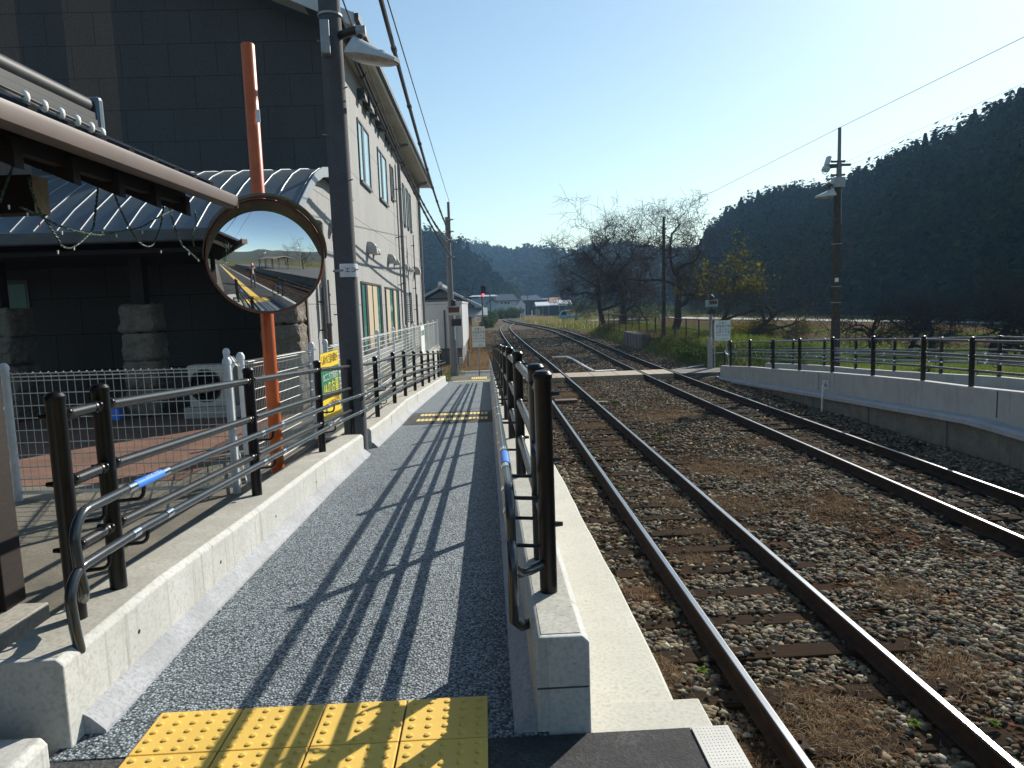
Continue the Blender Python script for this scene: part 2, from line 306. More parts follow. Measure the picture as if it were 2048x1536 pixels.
# ------------------------------------------------------------------ helpers: meshes
WL = {}                                              # world place of every root, for its children
class MB:
    def __init__(s): s.v = []; s.f = []
    def add(s, vs, fs):
        n = len(s.v); s.v += [tuple(p) for p in vs]; s.f += [tuple(i+n for i in q) for q in fs]; return s
    def box(s, x0, x1, y0, y1, z0, z1):
        v = [(x, y, z) for z in (z0, z1) for y in (y0, y1) for x in (x0, x1)]
        return s.add(v, [(0, 2, 3, 1), (4, 5, 7, 6), (0, 1, 5, 4), (2, 6, 7, 3), (0, 4, 6, 2), (1, 3, 7, 5)])
    def obox(s, c, size, rz=0, rx=0, ry=0):
        R = Matrix.Rotation(rz, 3, 'Z') @ Matrix.Rotation(ry, 3, 'Y') @ Matrix.Rotation(rx, 3, 'X'); c = Vector(c)
        v = [c + R @ Vector((x*size[0]/2, y*size[1]/2, z*size[2]/2)) for z in (-1, 1) for y in (-1, 1) for x in (-1, 1)]
        return s.add(v, [(0, 2, 3, 1), (4, 5, 7, 6), (0, 1, 5, 4), (2, 6, 7, 3), (0, 4, 6, 2), (1, 3, 7, 5)])
    def tube(s, pts, r, n=10, cap=True):
        pts = [Vector(p) for p in pts]; k = len(pts); rs = r if isinstance(r, (list, tuple)) else [r]*k
        t0 = (pts[1]-pts[0]).normalized(); a = Vector((0, 0, 1)) if abs(t0.z) < .9 else Vector((1, 0, 0))
        u = t0.cross(a).normalized(); vs = []
        for i in range(k):
            t = ((pts[min(i+1, k-1)]-pts[max(i-1, 0)])).normalized()
            u = (u - t*u.dot(t)).normalized(); w = t.cross(u)
            for j in range(n):
                q = 2*PI*j/n; vs.append(pts[i] + (u*math.cos(q) + w*math.sin(q))*rs[i])
        fs = [(i*n+j, i*n+(j+1) % n, (i+1)*n+(j+1) % n, (i+1)*n+j) for i in range(k-1) for j in range(n)]
        if cap: fs += [tuple(range(n-1, -1, -1)), tuple((k-1)*n+j for j in range(n))]
        return s.add(vs, fs)
    def cyl(s, p0, p1, r0, r1=None, n=12): return s.tube([p0, p1], [r0, r0 if r1 is None else r1], n)
    def lathe(s, prof, o=(0, 0, 0), n=16, M=None, a0=0, a1=2*PI):
        o = Vector(o); full = abs(a1-a0-2*PI) < 1e-6; c = n if full else n+1; vs = []
        for (r, z) in prof:
            for j in range(c):
                q = a0 + (a1-a0)*j/n; p = Vector((r*math.cos(q), r*math.sin(q), z)); vs.append(o + (M @ p if M else p))
        fs = []
        for i in range(len(prof)-1):
            for j in range(n):
                k = (j+1) % c if full else j+1
                fs.append((i*c+j, i*c+k, (i+1)*c+k, (i+1)*c+j))
        return s.add(vs, fs)
    def ball(s, c, r, n=8, sc=(1, 1, 1)):
        pr = [(r*math.sin(PI*i/n), -r*math.cos(PI*i/n)) for i in range(n+1)]
        M = Matrix.Diagonal(sc); return s.lathe([(max(a, 1e-5), b) for a, b in pr], c, n*2 if n < 6 else n+4, M)
    def prism(s, poly, d0, d1, ax='y'):
        """polygon (a, b) pushed from d0 to d1; ax y: a = x, b = z; ax x: a = y, b = z; ax z: a = x, b = y"""
        f = {'y': lambda a, b, d: (a, d, b), 'x': lambda a, b, d: (d, a, b), 'z': lambda a, b, d: (a, b, d)}[ax]
        n = len(poly); vs = [f(a, b, d) for d in (d0, d1) for a, b in poly]
        fs = [(i, (i+1) % n, n+(i+1) % n, n+i) for i in range(n)] + [tuple(range(n-1, -1, -1)), tuple(range(n, 2*n))]
        return s.add(vs, fs)
    def loft(s, secs, cap=True):
        """closed sections, the same number of points each"""
        n = len(secs[0]); vs = [p for q in secs for p in q]
        fs = [(i*n+j, i*n+(j+1) % n, (i+1)*n+(j+1) % n, (i+1)*n+j) for i in range(len(secs)-1) for j in range(n)]
        if cap: fs += [tuple(range(n-1, -1, -1)), tuple((len(secs)-1)*n+j for j in range(n))]
        return s.add(vs, fs)
    def quad(s, a, b, c, d): return s.add([a, b, c, d], [(0, 1, 2, 3)])
    def build(s, name, mat, parent=None, org=None, smooth=False, bevel=0, **tags):
        v = np.array(s.v, dtype=np.float64)
        if parent is not None: o = WL[parent.name]
        elif org is not None: o = Vector(org)
        else: lo, hi = v.min(0), v.max(0); o = Vector(((lo[0]+hi[0])/2, (lo[1]+hi[1])/2, lo[2]))
        me = bpy.data.meshes.new(name); me.from_pydata((v-np.array(o)).tolist(), [], s.f)
        bm = __import__('bmesh').new(); bm.from_mesh(me); __import__('bmesh').ops.recalc_face_normals(bm, faces=bm.faces); bm.to_mesh(me); bm.free()
        me.materials.append(MATS[mat])
        if smooth: me.shade_smooth(); me.set_sharp_from_angle(angle=rad(38))
        return link(name, me, parent, o, bevel, **tags)

def link(name, me, parent=None, o=Vector((0, 0, 0)), bevel=0, **tags):
    ob = bpy.data.objects.new(name, me); COL.objects.link(ob)
    if parent is not None: ob.parent = parent
    else: ob.location = o
    WL[ob.name] = Vector(o)
    if bevel:
        b = ob.modifiers.new('bevel', 'BEVEL'); b.width = bevel; b.segments = 2; b.limit_method = 'ANGLE'; b.angle_limit = rad(40)
    return tag(ob, **tags)
def tag(o, label=None, cat=None, group=None, kind=None):
    if label: o['label'] = label
    if cat: o['category'] = cat
    if group: o['group'] = group
    if kind: o['kind'] = kind
    return o
def thing(name, loc, label, cat, group=None, kind=None):
    e = bpy.data.objects.new(name, None); COL.objects.link(e); e.location = loc; e.empty_display_size = .2
    WL[e.name] = Vector(loc); return tag(e, label, cat, group, kind)
def raw(name, v, f, mat, parent=None, smooth=False, **tags):
    """numpy mesh in world coordinates; f: (n, k) faces"""
    v = np.asarray(v, dtype=np.float32); f = np.asarray(f, dtype=np.int32); k = f.shape[1]
    o = WL[parent.name] if parent is not None else Vector((0, 0, 0))
    v = v - np.array(o, dtype=np.float32)
    me = bpy.data.meshes.new(name); me.vertices.add(len(v)); me.vertices.foreach_set('co', v.ravel())
    me.loops.add(f.size); me.loops.foreach_set('vertex_index', f.ravel())
    me.polygons.add(len(f)); me.polygons.foreach_set('loop_start', np.arange(0, f.size, k, dtype=np.int32))
    me.polygons.foreach_set('loop_total', np.full(len(f), k, dtype=np.int32))
    me.update(calc_edges=True); me.materials.append(MATS[mat])
    if smooth: me.shade_smooth()
    return link(name, me, parent, o, **tags)
def dup(root, d=(0, 0, 0), label=None, rz=0, scale=None):
    r = root.copy(); COL.objects.link(r); r.location = root.location + Vector(d); r.rotation_euler.z += rz
    if scale: r.scale = (scale,)*3
    if label: r['label'] = label
    WL[r.name] = WL[root.name] + Vector(d)
    for ch in list(root.children):
        c = ch.copy(); COL.objects.link(c); c.parent = r
        for g in list(ch.children): k = g.copy(); COL.objects.link(k); k.parent = c
    return r
def dup_part(p, d):
    c = p.copy(); COL.objects.link(c); c.parent = p.parent; c.location = p.location + Vector(d)
    for g in list(p.children): k = g.copy(); COL.objects.link(k); k.parent = c
    return c
DG = None
def text(name, s, h, mat, parent, place, ax, ay, ext=.0015, align='CENTER', wx=1.0):
    """lettering as a thin solid: place = centre of the line, ax = reading direction, ay = up; h = letter height"""
    cu = bpy.data.curves.new(name, 'FONT'); cu.body = s; cu.size = h*1.25; cu.align_x = align; cu.align_y = 'CENTER'; cu.extrude = ext; cu.resolution_u = 3
    ob = bpy.data.objects.new(name, cu); COL.objects.link(ob)
    me = bpy.data.meshes.new_from_object(ob.evaluated_get(bpy.context.evaluated_depsgraph_get()))
    bpy.data.objects.remove(ob); bpy.data.curves.remove(cu)
    ax = Vector(ax).normalized(); ay = Vector(ay).normalized(); az = ax.cross(ay).normalized()
    M = Matrix((ax*wx, ay, az)).transposed().to_4x4(); M.translation = Vector(place) - WL[parent.name]
    me.transform(M); me.materials.clear(); me.materials.append(MATS[mat]); me.name = name
    return link(name, me, parent, WL[parent.name])

def arc(c, r, a0, a1, u, w, n=8):
    c = Vector(c); u = Vector(u); w = Vector(w)
    return [c + u*(r*math.cos(a0+(a1-a0)*i/n)) + w*(r*math.sin(a0+(a1-a0)*i/n)) for i in range(n+1)]
def sag(a, b, d, n=16):
    a = Vector(a); b = Vector(b); return [a.lerp(b, i/n) - Vector((0, 0, 4*d*(i/n)*(1-i/n))) for i in range(n+1)]

# leaves: small quads in random attitudes round given points
def leaf_mesh(P, size, flat=0.0, asp=1.0, jit=.35):
    P = np.asarray(P); n = len(P)
    a = rng.normal(size=(n, 3)); a[:, 2] *= (1-flat); a /= np.linalg.norm(a, axis=1)[:, None]
    b = rng.normal(size=(n, 3)); b -= a*(a*b).sum(1)[:, None]; b /= np.linalg.norm(b, axis=1)[:, None]
    s = size*(1 + jit*rng.normal(size=(n, 1))).clip(.4, 1.8); a = a*s*asp; b = b*s
    v = np.stack([P-a*.5-b*.15, P-b*.5+a*.1, P+a*.5+b*.15, P+b*.5-a*.1], 1).reshape(-1, 3)
    f = np.arange(4*n).reshape(-1, 4); return v, f
def leaf_mesh_n(P, Nn, size, jit=.35, rnd=.22, asp=1.0):
    """small quads that face given directions, a little scattered"""
    P = np.asarray(P); n = len(P); Nn = Nn/np.linalg.norm(Nn, axis=1)[:, None] + rng.normal(size=(n, 3))*rnd; Nn /= np.linalg.norm(Nn, axis=1)[:, None]
    a = rng.normal(size=(n, 3)); a -= Nn*(a*Nn).sum(1)[:, None]; a /= np.linalg.norm(a, axis=1)[:, None]; b = np.cross(Nn, a)
    s = size*(1 + jit*rng.normal(size=(n, 1))).clip(.4, 1.8); a = a*s*asp; b = b*s
    v = np.stack([P-a*.5-b*.15, P-b*.5+a*.1, P+a*.5+b*.15, P+b*.5-a*.1], 1).reshape(-1, 3)
    return v, np.arange(4*n).reshape(-1, 4)
def blades(P, h, w, lean=.5, seg=2, droop=.4):
    """grass: thin strips of seg quads; P (n,3)"""
    P = np.asarray(P, dtype=float); n = len(P); an = rng.uniform(0, 2*PI, n); dv = np.stack([np.cos(an), np.sin(an), np.zeros(n)], 1)
    sd = np.stack([-np.sin(an), np.cos(an), np.zeros(n)], 1)
    H = (h*rng.uniform(.5, 1.4, n))[:, None]; L = (lean*rng.uniform(.1, 1.4, n))[:, None]; up = np.array([0, 0, 1.])
    rows = []
    for k in range(seg+1):
        t = k/seg; c = P + up*H*(t - droop*t*t*L) + dv*H*L*t*t*.9 + dv*H*L*.2*t
        ww = w*(1-.8*t); rows += [c - sd*ww/2, c + sd*ww/2]
    v = np.stack(rows, 1).reshape(-1, 3); m = 2*(seg+1); base = (np.arange(n)*m)[:, None]
    f = np.concatenate([base + np.array([[2*k, 2*k+1, 2*k+3, 2*k+2]]) for k in range(seg)]); return v, f

# bare trees
def branch_tree(base, h, r, seed, levels=5, spread=.75, kids=(3, 5), lean=(0, 0), first=.28, ratio=.62, droop=0.0, min_r=.004, upw=.25, gnarl=.25, limbs=None, trunk_parts=2):
    R = random.Random(seed); trunk = MB(); crown = MB()
    def rv(): return Vector((R.uniform(-1, 1), R.uniform(-1, 1), R.uniform(-1, 1)))
    def grow(p, d, L, rad_, lev):
        n = 3 if lev >= 3 else 5; pts = [Vector(p)]; rs = [rad_]; d = Vector(d).normalized()
        for i in range(n):
            d = (d + rv()*gnarl*(.6 if lev == 0 else 1) + Vector((0, 0, upw*(.25 if lev < 2 else .12) - droop*(lev > 1)))).normalized()
            pts.append(pts[-1] + d*(L/n)); rs.append(max(rad_*(1-.52*(i+1)/n), min_r*.6))
        (trunk if lev < trunk_parts else crown).tube(pts, rs, 8 if lev == 0 else (6 if lev < 2 else 3), lev < 2)
        if lev >= levels: return
        k = R.randint(*kids) + (1 if lev > 1 else 0)
        if lev == 0 and limbs: k = limbs
        for j in range(k):
            t = (first if lev == 0 else .25) + (1-(first if lev == 0 else .25))*(j+.6)/k
            x = min(t*n, n-.001); i = int(x); q = pts[i].lerp(pts[i+1], x-i); dd = (pts[i+1]-pts[i]).normalized()
            side = rv(); side = (side - dd*side.dot(dd)).normalized()
            if lev == 0:
                aa = 2*PI*(j/k)+R.uniform(-.5, .5); side = Vector((math.cos(aa), math.sin(aa), .1))
            nd = (dd*(1-spread) + side*spread).normalized()
            grow(q, nd, L*ratio*R.uniform(.75, 1.2)*(1.25 if lev == 0 else 1), max(rs[i]*.64, min_r), lev+1)
    grow(Vector(base), (lean[0], lean[1], 1), h*.62, r, 0)
    return trunk, crown
# ------------------------------------------------------------------ the setting: terrain, track bed, roads, fields
def sheet(name, pts, mat, kind='structure', **k):
    b = MB(); b.add(pts, [tuple(range(len(pts)))]); return b.build(name, mat, None, (0, 0, 0), kind=kind, **k)
def rect(x0, x1, y0, y1, z): return [(x0, y0, z), (x1, y0, z), (x1, y1, z), (x0, y1, z)]
sheet('ground', rect(-3500, 3500, -3000, 5000, -.60), 'field_bank')

G = 1.132
T1 = [(-70, 1.95), (-25, 1.76), (0, 1.73), (30, 1.70), (40, 1.60), (52, 1.50), (65, 1.46), (76, 1.50), (84, 1.62), (91, 1.95), (98, 2.45), (105, 2.95), (112, 3.14)]
T2 = [(-70, 5.30), (-25, 5.55), (0, 5.62), (20, 5.60), (32, 5.76), (40, 6.02), (48, 6.24), (58, 6.40), (70, 6.40), (80, 6.05), (92, 5.30), (102, 4.35), (110, 3.72), (120, 3.22), (131, 3.10), (141, 3.40), (150, 4.15), (158, 5.25), (166, 6.75), (174, 8.6), (184, 11.3), (196, 15.2), (215, 22.5), (240, 33)]
def curve(T, n=8):
    """smooth path through the table (Catmull-Rom), as (x, y)"""
    P = [Vector((x, y)) for y, x in T]; out = []
    for i in range(len(P)-1):
        a, b, c, d = P[max(i-1, 0)], P[i], P[i+1], P[min(i+2, len(P)-1)]
        for k in range(n):
            t = k/n; q = .5*((2*b) + (c-a)*t + (2*a-5*b+4*c-d)*t*t + (3*b-a-3*c+d)*t**3); out.append((q.x, q.y))
    out.append((P[-1].x, P[-1].y)); return out
C1, C2 = curve(T1), curve(T2)
def offset(C, d):
    out = []
    for i in range(len(C)):
        a = Vector(C[max(i-1, 0)]); b = Vector(C[min(i+1, len(C)-1)]); t = (b-a).normalized(); out.append((C[i][0]+t.y*d, C[i][1]-t.x*d))
    return out
def xat(C, y): return float(np.interp(y, [q[1] for q in C], [q[0] for q in C]))
def bed_h(x, y):
    d = min(abs(x-xat(C1, y)-G/2) if y < 112 else 99, abs(x-xat(C2, y)-G/2))
    s = max(0, min(1, (d-.75)/.5)); s = s*s*(3-2*s)
    return -.175 + .035*s + .030*fbm(x*.9, y*.9) + .012*fbm(x*4, y*4)
# ballast bed: a fine strip near the camera, coarser away
def bed(name, ys, x0f, x1f, nx, dz=0.0, mat='ballast_ground'):
    v = []; f = []
    for j, y in enumerate(ys):
        for i in range(nx+1):
            x = x0f(y) + (x1f(y)-x0f(y))*i/nx; e = min(i, nx-i)/nx
            v.append((x, y, bed_h(x, y)+dz - (.35 if i in (0, nx) else 0)))
    for j in range(len(ys)-1):
        for i in range(nx): a = j*(nx+1)+i; f.append((a, a+1, a+nx+2, a+nx+1))
    return raw(name, v, f, mat, smooth=True, kind='structure')
XA = lambda y: .66 if y < 24.5 else np.interp(y, [24.5, 30, 60, 110, 150, 240], [.66, .1, -.4, .2, 1.0, 30])
XB = lambda y: 8.05 if y < 26 else np.interp(y, [26, 34, 60, 80, 110, 150, 190, 240], [8.1, 8.5, 8.6, 8.4, 6.6, 7.2, 14, 37])
bed('track_bed', list(np.arange(-60, 2, 1.5)) + list(np.arange(2, 30, .12)) + list(np.arange(30, 44.1, .4)), XA, XB, 56)
bed('track_bed', list(np.arange(43.6, 60, .4)) + list(np.arange(60, 215, 1.5)), XA, XB, 56, .0, 'ballast_far')

# left yard, weeds beyond the crossing, right verge and fields
MB().box(-45, -1.95, -60, 27.6, -.6, 1.195).build('yard_ground', 'yard_paving', None, (0, 0, 0), kind='structure')
MB().box(-1.949, -1.73, 2.275, 8.7, -.6, 1.15).build('soil_strip', 'asphalt', None, (0, 0, 0), kind='structure')
MB().box(-45, -2.75, 6.35, 14.4, 1.196, 1.20).build('brick_paving', 'brick_paving', None, (0, 0, 0), kind='structure')
def patch(name, x0, x1, y0, y1, nx, ny, hf, mat, skirt=.5):
    xs = np.linspace(x0, x1, nx+1); ys = np.linspace(y0, y1, ny+1)
    v = [(x, y, hf(x, y)) for y in ys for x in xs]; f = [(j*(nx+1)+i, j*(nx+1)+i+1, (j+1)*(nx+1)+i+1, (j+1)*(nx+1)+i) for j in range(ny) for i in range(nx)]
    return raw(name, v, f, mat, smooth=True, kind='structure')
patch('weedy_ground', -30, 1.0, 27.62, 120, 62, 180, lambda x, y: -.16 + .09*fbm(x*.7, y*.7) + .03*fbm(x*3, y*3) + .25*max(0, min(1, (-x-3)/5)) - .2*max(0, min(1, x)), 'weeds_ground')
def bank_h(x, y):
    """old platform bank right of the tracks beyond the crossing"""
    a = max(0, min(1, (x-8.15-.012*(y-28))/1.5)); a = a*a*(3-2*a)
    c = max(0, min(1, (15.5-x)/2.5)); e = max(0, min(1, (y-27.0)/1.8)); g = max(0, min(1, (68-y)/7))
    return -.22 + (.97*a*c*e*g) + .05*fbm(x*.9, y*.9) + .02*fbm(x*4, y*4)
patch('grass_bank', 8.0, 19, 26.6, 76, 66, 230, bank_h, 'bank_grass')
patch('verge', 9.9, 26, -30, 26.62, 40, 110, lambda x, y: -.05 + .05*fbm(x*.8, y*.8), 'field_green')
def fld(x, y, k): return k + .06*fbm(x*.25, y*.25) + .02*fbm(x*1.5, y*1.5)
def strip(name, a, b, mat, z, n=60):
    """field strip between two lines of pixels seen on the plane z, carried on to the right"""
    v = []; f = []
    for i in range(n+1):
        t = i/n
        for (p, q) in (a, b):
            P = Vector(p).lerp(Vector(q), t); v.append((P.x, P.y, z + .02*fbm(P.x*.2, P.y*.2)))
    for i in range(n): f.append((2*i, 2*i+2, 2*i+3, 2*i+1))
    return raw(name, v, f, mat, kind='structure')
FZ = -.30
def ln(x0, y0, x1, y1, z): a = Wz(x0, y0, z); b = Wz(x1, y1, z); d = b-a; return ((a-d*.25).to_tuple()[:2], (b+d*1.2).to_tuple()[:2])
L_ = [ln(1400, 716, 2048, 742, FZ), ln(1400, 676, 2048, 694, FZ), ln(1400, 660, 2048, 674, FZ), ln(1400, 653, 2048, 666, FZ), ln(1400, 647.5, 2048, 658.5, FZ), ln(1400, 637.8, 2048, 648.5, FZ), ln(1400, 634.6, 2048, 644.6, FZ), ln(1400, 625, 2048, 634, FZ)]
for i, (nm, mt) in enumerate([('field', 'field_green'), ('field', 'field_brown'), ('field', 'field_green'), ('field', 'field_brown'), ('field', 'field_brown'), ('road', 'road_pale'), ('field_bank', 'field_bank')]):
    strip(nm, L_[i], L_[i+1], mt, FZ+(.02 if nm == 'road' else .004*i))

# near platform, edge plates and the ramp
MB().box(-1.96, .638, -60, 2.27, -.6, 1.196).build('platform', 'asphalt', None, (0, 0, 0), kind='structure')
b = MB().box(.640, .765, -60, 2.262, 1.02, 1.203); ep = b.build('platform_edge', 'edge_white', None, (0, 0, 0), kind='structure')
MB().box(.640, .72, -60, 2.26, -.6, 1.018).build('platform_face', 'concrete_old', None, (0, 0, 0), kind='structure')
b = MB()
for i in range(9):
    for j in range(60): x = .655+i*.0118; y = 2.25-j*.016; b.ball((x, y, 1.203), .0028, 3, (1, 1, .5))
b.build('edge_dimples', 'edge_white', None, (0, 0, 0), kind='structure')
ys = [2.272]+[y for y, z in PROF if 2.3 < y < 26]+[25.35]
b = MB(); b.loft([[(-1.50, y, zr(y)), (.16, y, zr(y)), (.16, y, -.6), (-1.50, y, -.6)] for y in ys]).build('ramp', 'ramp_aggregate', None, (0, 0, 0), kind='structure')
b = MB(); b.loft([[(-1.37, y, zr(y)+.004), (.125, y, zr(y)+.004), (.125, y, zr(y)-.1), (-1.37, y, zr(y)-.1)] for y in (11.15, 12.0, 12.85)]).build('ramp_band', 'asphalt', None, (0, 0, 0), kind='structure')
MB().box(-2.2, 1.62, 25.352, 28.2, -.5, .018).build('path', 'asphalt_old', None, (0, 0, 0), kind='structure')
MB().box(6.93, 9.9, 25.5, 27.1, -.5, -.02).build('path', 'asphalt_old', None, (0, 0, 0), kind='structure')

# hills: a base line and a skyline seen as (pixel x, pixel y, distance)
def hill(name, sky_pts, base_d, ridge_d, n=90, m=16, x_pad=0, rough=1.0):
    xs = np.linspace(sky_pts[0][0], sky_pts[-1][0], n); v = []; f = []
    for px in xs:
        py = float(np.interp(px, [p[0] for p in sky_pts], [p[1] for p in sky_pts])); d0 = float(np.interp(px, *zip(*base_d))); d1 = float(np.interp(px, *zip(*ridge_d)))
        r = ray(px, py); hd = math.hypot(r.x, r.y); top = EYE + r.z/hd*d1; dx, dy = r.x/hd, r.y/hd
        for j in range(m+1):
            t = j/m; d = d0+(d1-d0)*t; s = t**.85
            z = -.9 + (top+.9)*s + rough*(1-t)*t*4*(.06*top)*fbm(px*.012+dx*3, d*.012, 3)
            v.append((dx*d, dy*d, z))
        v.append((dx*(d1+60), dy*(d1+60), top*.6))
    k = m+2
    for i in range(n-1):
        for j in range(m+1): f.append((i*k+j, (i+1)*k+j, (i+1)*k+j+1, i*k+j+1))
    raw(name, v, f, 'hill_ground', smooth=True, kind='structure')
    return np.array(v).reshape(n, k, 3)[:, :m+1]
HR = hill('hill', [(1380, 560), (1400, 520), (1420, 478), (1450, 457), (1480, 440), (1510, 426), (1550, 416), (1616, 412), (1663, 412), (1685, 408), (1710, 396), (1747, 385), (1779, 366), (1819, 350), (1857, 332), (1904, 328), (1935, 306), (1963, 290), (1997, 278), (2029, 262), (2048, 253), (2130, 228), (2300, 170), (2700, 150), (3300, 150)],
          [(1380, 230), (1480, 135), (1600, 118), (1700, 108), (2048, 74), (2300, 66), (3300, 70)], [(1380, 330), (1480, 260), (1650, 235), (1750, 200), (2048, 175), (3300, 190)], 150, 26)
HC = hill('hill', [(1080, 560), (1110, 540), (1130, 530), (1150, 522), (1180, 512), (1220, 506), (1250, 504), (1280, 511), (1330, 516), (1370, 520), (1400, 512), (1430, 512), (1480, 520)],
          [(1080, 380), (1480, 330)], [(1080, 560), (1480, 520)], 60, 18)
HB = hill('hill', [(860, 520), (900, 512), (925, 508), (945, 506), (960, 510), (990, 516), (1015, 520), (1030, 519), (1050, 515), (1080, 514), (1095, 517), (1110, 521), (1140, 524), (1200, 520), (1300, 530)],
          [(860, 420), (1300, 420)], [(860, 680), (1300, 680)], 70, 18)
HL = hill('hill', [(300, 470), (600, 440), (760, 470), (845, 488), (870, 491), (890, 500), (905, 505), (930, 514), (945, 528), (960, 545), (975, 562), (990, 580), (1005, 596), (1015, 606)],
          [(300, 250), (845, 250), (1015, 290)], [(300, 420), (845, 400), (1015, 320)], 90, 18)
HBACK = []
for k, (az0, az1, dd, hh) in enumerate([(95, 300, 420, 50)]):
    v = []; n, m = 60, 10
    for i in range(n+1):
        a = rad(az0+(az1-az0)*i/n)
        for j in range(m+1):
            t = j/m; d = dd*(.55+.45*t); v.append((math.sin(a)*d, math.cos(a)*d, -.9+hh*t**.8*(.62+.5*abs(fbm(i*.09, 5.5))+.1*fbm(i*.35, 2))))
    f = [(i*(m+1)+j, (i+1)*(m+1)+j, (i+1)*(m+1)+j+1, i*(m+1)+j+1) for i in range(n) for j in range(m)]
    raw('hill', v, f, 'forest_leaf_far', smooth=True, kind='structure'); HBACK = v

# woods on the hills: crowns of leaf clumps, nobody could count them
def crown_proto(n, conif, seed):
    r2 = np.random.default_rng(seed)
    if conif:
        t = r2.uniform(0, 1, n)**.8; rr = (1-t)*.42*(r2.uniform(.45, 1.05, n)); a = r2.uniform(0, 2*PI, n)
        return np.stack([np.cos(a)*rr, np.sin(a)*rr, .05+t*.98], 1), np.stack([np.cos(a), np.sin(a), .25+.5*t], 1)
    u = r2.normal(size=(n, 3)); u /= np.linalg.norm(u, axis=1)[:, None]; c = r2.normal(size=(7, 3))*.24; k = r2.integers(0, 7, n)
    p = c[k]*[1, 1, .8] + u*r2.uniform(.12, .33, (n, 1)); q = p-[0, 0, -.25]; p = p*[1, 1, .95]+[0, 0, .6]; return p, u*.55+q/np.linalg.norm(q, axis=1)[:, None]
def woods(name, H, count, size, n, leaf, seed, mat='forest_leaf', ridge_bias=.35, conif=.45, tmin=.0, flat=0.2):
    r2 = np.random.default_rng(seed); protos = [(crown_proto(n, True, seed+i) if i < 3 else crown_proto(n, False, seed+i)) for i in range(6)]
    nx, m, _ = H.shape; P = []; NN = []
    for k in range(count):
        i = r2.uniform(0, nx-1.001); j = (m-1)*(1-r2.uniform(0, 1)*.03) if r2.uniform() < ridge_bias else r2.uniform(tmin, 1)*(m-1)
        j = min(j, m-1.001); a, c = int(i), int(j); fi, fj = i-a, j-c
        q = (H[a, c]*(1-fi)+H[a+1, c]*fi)*(1-fj)+(H[a, c+1]*(1-fi)+H[a+1, c+1]*fi)*fj
        s = size*r2.uniform(.55, 1.25); (p, pn) = protos[r2.integers(0, 3) if r2.uniform() < conif else r2.integers(3, 6)]
        an = r2.uniform(0, 2*PI); R = np.array([[math.cos(an), -math.sin(an), 0], [math.sin(an), math.cos(an), 0], [0, 0, 1]])
        NN.append(pn @ R.T); P.append((p @ R.T)*[s*.9, s*.9, s] + q - [0, 0, .12*s])
    v, f = leaf_mesh_n(np.concatenate(P), np.concatenate(NN), leaf)
    return raw(name, v, f, mat, kind='stuff')
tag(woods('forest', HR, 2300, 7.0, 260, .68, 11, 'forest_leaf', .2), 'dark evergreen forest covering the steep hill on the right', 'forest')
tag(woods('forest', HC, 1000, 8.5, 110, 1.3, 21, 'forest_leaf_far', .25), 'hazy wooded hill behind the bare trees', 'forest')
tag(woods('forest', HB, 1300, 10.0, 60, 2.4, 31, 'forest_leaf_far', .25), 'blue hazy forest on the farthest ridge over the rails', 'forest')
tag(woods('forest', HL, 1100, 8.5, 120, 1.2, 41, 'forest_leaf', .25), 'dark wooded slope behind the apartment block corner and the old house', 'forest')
# ------------------------------------------------------------------ tracks
RP = [(-.061, -.14), (.061, -.14), (.061, -.129), (.010, -.112), (.008, -.045), (.032, -.034), (.033, -.006), (.026, -.0005), (-.026, -.0005), (-.033, -.006), (-.032, -.034), (-.008, -.045), (-.010, -.112), (-.061, -.129)]
def rail(C, d, y0, y1, label, dz=0.0):
    P = [p for p in offset(C, d) if y0 <= p[1] <= y1]
    t = thing('rail', (P[0][0], P[0][1], -.14), label, 'rail', 'rails of the two tracks')
    def sweep(prof, nm, mt):
        secs = []
        for i, (x, y) in enumerate(P):
            a = Vector(P[max(i-1, 0)]); b_ = Vector(P[min(i+1, len(P)-1)]); q = (b_-a).normalized()
            secs.append([(x+q.y*u, y-q.x*u, z+dz) for u, z in prof])
        MB().loft(secs).build(nm, mt, t)
    sweep(RP, 'rail_body', 'rail_rust')
    sweep([(-.020, -.004), (.020, -.004), (.023, .0004), (.019, .0020), (-.019, .0020), (-.023, .0004)], 'running_surface', 'rail_steel')
rail(C1, 0, -60, 110, 'left rail of the near track, beside the pale concrete ledge', -.003)
rail(C1, G, -60, 108, 'right rail of the near track, with the brightest glint of sun', -.003)
rail(C2, 0, -60, 236, 'left rail of the far track, next to the open ballast between the tracks')
rail(C2, G, -60, 236, 'right rail of the far track, nearest the old dark platform wall')
sl = MB().box(-1.05, 1.05, -.10, .10, -.29, -.148).build('sleeper', 'sleeper_wood', None, (0, 0, -.29), bevel=.008)
tp = MB()
for x in (-G/2, G/2):
    tp.box(x-.14, x+.14, -.075, .075, -.1478, -.1395)
    for dx in (-.095, .095):
        for dy in (-.045, .045): tp.cyl((x+dx, dy, -.14), (x+dx, dy, -.118), .013, .011, 6)
tie = tp.build('tie_plates', 'rail_rust', sl)
first = True
for C, lb, grp, y0, y1, ph in ((C1, 'weathered wooden sleeper under the near track', 'wooden sleepers under the near track', 1.2, 70, 0), (C2, 'weathered wooden sleeper under the far track', 'wooden sleepers under the far track', 4.5, 70, .2)):
    y = y0+ph
    while y < y1:
        if not 25.1 < y < 27.4:
            o = sl if first else sl.copy()
            if not first: COL.objects.link(o); k_ = tie.copy(); COL.objects.link(k_); k_.parent = o
            first = False; x = xat(C, y)+G/2; h = xat(C, y+.5)-xat(C, y-.5)
            o.location = (x+random.uniform(-.05, .05), y, -.29+random.uniform(-.012, .008)); o.rotation_euler.z = -math.atan(h)+random.uniform(-.015, .015)
            tag(o, lb, 'sleeper', grp)
        y += .60+random.uniform(-.03, .03)

